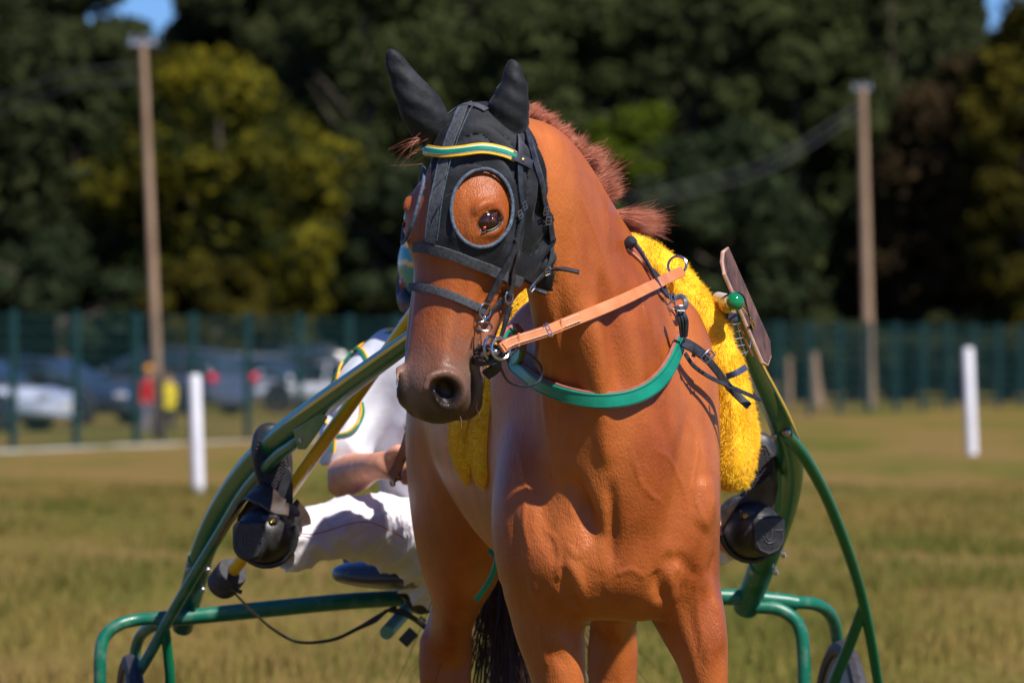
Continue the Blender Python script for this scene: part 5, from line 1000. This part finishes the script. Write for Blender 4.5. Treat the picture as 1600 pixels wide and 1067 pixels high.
p, b0, h = kid(262, 84, 577, (.62, .48, .01), (.03, .03, .04), 'small child in a yellow raincoat right of the utility pole'); MB().lathe(b0+A(0, 0, h*.36), A(0, 0, 1), [(h*.13, 0), (h*.12, h*.15), (h*.09, h*.36), (h*.05, h*.44)], 16).build('raincoat', mat('yellow_raincoat', (.62, .48, .01), .7), p); MB().sphere(b0+A(0, 0, h*.93), (h*.082, h*.085, h*.09), 14).build('hair', m_rub, p)
# ------------------------------------------------------------------ TREES
m_leaf = mat('foliage', (.8, .8, .8), .95, (1.0, 1.0, 1.0), 2, attr=True, spec=.04); nt_ = m_leaf.node_tree; bs_ = nt_.nodes['Principled BSDF']; tr_ = nt_.nodes.new('ShaderNodeBsdfTranslucent'); mx_ = nt_.nodes.new('ShaderNodeMixShader'); mx_.inputs[0].default_value = .55; src_ = bs_.inputs['Base Color'].links[0].from_socket
nt_.links.new(src_, tr_.inputs[0]); nt_.links.new(bs_.outputs[0], mx_.inputs[1]); nt_.links.new(tr_.outputs[0], mx_.inputs[2]); nt_.links.new(mx_.outputs[0], nt_.nodes['Material Output'].inputs[0])
m_bark = mat('bark', (.05, .04, .03), .9, (.09, .07, .05), 6)
def tree(px, Y, Hh, rx, label, c1, c2, seed, ry=None, zlow=.2, nl=9000, cl=46, lf=.20, extra=()):
    d0 = Y+11.5; Y = Y+34; d1 = Y+11.5; k_ = d1/d0; Hh = 1.444+43/FP*d1+(Hh-1.5)*k_; rx *= k_; lf *= k_
    r = np.random.default_rng(seed); b0 = W(px, 600, Y); b0[2] = 0; t = empty('tree', b0, label, 'tree', 'trees of the wood behind the fence'); ry = ry or rx*.8
    b = MB().tube([b0, b0+A(.1, 0, Hh*.35), b0+A(-.1, .1, Hh*.8)], [.28, .2, .06], 10, 4)
    for k in range(7): a = r.uniform(0, 6.28); z = Hh*r.uniform(.2, .6); b.tube([b0+A(0, 0, z), b0+A(math.cos(a)*rx*.45, math.sin(a)*ry*.45, z+Hh*.12), b0+A(math.cos(a)*rx*.8, math.sin(a)*ry*.8, z+Hh*.2)], [.09, .06, .02], 6)
    b.build('trunk', m_bark, t); zc = (Hh+zlow)/2; hz_ = (Hh-zlow)/2; C = []; R = []
    while len(C) < cl:
        d = r.normal(0, 1, 3); d /= np.linalg.norm(d); q = r.uniform(.55, 1.0)**.6; C.append(b0+A(d[0]*rx*q*.86, d[1]*ry*q*.86, zc+d[2]*hz_*q*.88)); R.append(r.uniform(.55, 1.25)*min(rx, hz_)*.30)
    for (ex, ey_, ez, er) in extra: C.append(b0+A(ex, ey_, ez)); R.append(er)
    C = np.array(C); R = np.array(R); k = r.integers(0, len(C), nl); d = r.normal(0, 1, (nl, 3)); d /= np.linalg.norm(d, axis=1)[:, None]; q = r.uniform(.25, 1, nl)**.45; d[:, 2] *= .72
    P = C[k]+d*(R[k]*q)[:, None]; s = lf*r.uniform(.6, 1.3, nl); u = r.normal(0, 1, (nl, 3)); u -= d*(u*d).sum(1)[:, None]*.6; u /= np.linalg.norm(u, axis=1)[:, None]; v = np.cross(u, d+r.normal(0, .5, (nl, 3))); v /= np.linalg.norm(v, axis=1)[:, None]
    V = np.stack([P-u*s[:, None]*.7, P-v*s[:, None]*.4, P+u*s[:, None]*.7, P+v*s[:, None]*.4], 1).reshape(-1, 3); tt = np.clip((r.normal(.42, .34 if c2[0] > .2 else .17, len(C)))[k]+r.normal(0, .2, nl), 0, 1)[:, None]; c = np.repeat(np.array(c1)*(1-tt)+np.array(c2)*tt, 4, 0)
    mesh('crown', V, np.arange(nl*4).reshape(-1, 4), m_leaf, t, False, col=c)
DG = ((.048, .060, .026), (.098, .114, .042)); MG = ((.054, .070, .026), (.120, .142, .048)); YG = ((.032, .046, .013), (.25, .215, .018)); OG = ((.032, .036, .010), (.16, .13, .016)); BR = ((.040, .030, .018), (.105, .070, .030)); LG = ((.04, .065, .010), (.19, .24, .018)); BG = ((.022, .036, .016), (.085, .11, .05))
T = [(-60, 100, 9.2, 2.7, 'dark green tree at the far left edge of the wood', DG), (115, 98, 7.9, 1.9, 'dark tree left of the tall left utility pole', DG),
     (345, 96, 6.9, 2.35, 'broad yellow leaved tree right of the left utility pole', YG), (255, 104, 7.6, 2.4, 'olive tree under the small patch of sky, behind the left utility pole', OG), (470, 101, 3.6, 1.6, 'low green bush at the foot of the yellow tree', MG), (90, 94, 3.2, 2.2, 'low dark bush behind the dark saloon', BG), (330, 93, 2.6, 1.5, 'low olive bush behind the dark grey hatchback', OG),
     (575, 104, 10.6, 2.4, 'tall dark green tree left of the hooded ears', MG), (640, 97, 4.6, 1.6, 'grey green shrub behind the driver', BG), (735, 112, 12.5, 2.6, 'tall dark tree directly above the horse\'s head', DG), (880, 103, 9.8, 2.1, 'mid green tree right of the hooded ears', MG),
     (985, 100, 6.3, 1.25, 'bright lime green tree right of the mane', LG), (1080, 104, 10.8, 2.4, 'dark tree above the wooden board', DG), (1130, 97, 5.3, 1.9, 'grey green bushy tree between the board and the right utility pole', BG), (1240, 103, 9.6, 2.1, 'green tree left of the right utility pole', MG),
     (1395, 105, 10.4, 2.3, 'near black tree right of the right utility pole', DG), (1490, 101, 7.0, 1.9, 'brownish autumn tree near the right edge', BR), (1625, 99, 8.3, 1.8, 'dark olive tree at the right edge with orange leaves', OG)]
T += [(-330, 102, 9.5, 2.6, 'tall dark tree beyond the left end of the fence', DG), (-620, 104, 9.0, 2.6, 'outermost tree of the wood on the left', MG), (1850, 102, 9.4, 2.6, 'dark tree beyond the right edge', DG), (2120, 104, 9.0, 2.6, 'outermost tree of the wood on the right', MG)]
T += [(px, 99+q % 2*2, h, 1.15, 'low dark bush behind the fence, '+l, DG) for q, (px, h, l) in enumerate([(1175, 1.55, 'right of the wooden board'), (1255, 1.75, 'behind the two old stakes'), (1335, 1.5, 'just left of the right utility pole'), (1415, 1.7, 'just right of the right utility pole'), (1490, 1.6, 'left of the right white track post'), (1570, 1.75, 'right of the right white track post'), (1640, 1.6, 'at the right edge'), (20, 1.7, 'above the silver car at the far left'), (170, 1.6, 'above the gap between the parked cars'), (430, 1.7, 'above the cars right of the left white track post'), (560, 1.6, 'left of the driver\'s shoulder')])]
for i, (px, Y, Hh, rx, lab, (c1, c2)) in enumerate(T): tree(px, Y, Hh, rx, lab, c1, c2, 100+i, nl=11000 if Hh > 5 else 6000, cl=120 if Hh > 5 else 40)
for i, (px, Hh, lab) in enumerate([(-110, 14, 'tall dark tree of the back row at the far left'), (95, 12, 'dark tree of the back row left of the sky gap'), (225, 8.7, 'shortest tree of the back row, below the sky gap'), (385, 12.5, 'dark tree of the back row above the yellow tree'), (550, 14, 'tall back row tree left of the ears'), (700, 14, 'tall back row tree between the ears'), (850, 14, 'tall back row tree right of the ears'), (1010, 14, 'tall back row tree above the mane tuft'), (1170, 14, 'tall back row tree above the board'), (1330, 13, 'dark back row tree right of the right utility pole'), (1480, 10.3, 'back row tree near the right edge below a sliver of sky'), (1640, 8.9, 'dark tree of the back row beyond the right edge')]+[(p, h, 'half hidden tree of the rearmost row, '+l) for p, h, l in ((10, 12.5, 'at the far left'), (335, 9.9, 'above the yellow tree'), (430, 13, 'right of the yellow tree'), (620, 14.5, 'left of the black ears'), (780, 14.5, 'over the black ears'), (930, 14.5, 'over the mane'), (1090, 14.5, 'over the wooden board'), (1250, 14, 'left of the right utility pole'), (1410, 12.5, 'right of the right utility pole'))]):
    tree(px, 124 if i < 12 else 134, Hh, 2.3 if i < 12 else 2.7, lab, *DG, 200+i, nl=12000, cl=110, lf=.34, zlow=0)
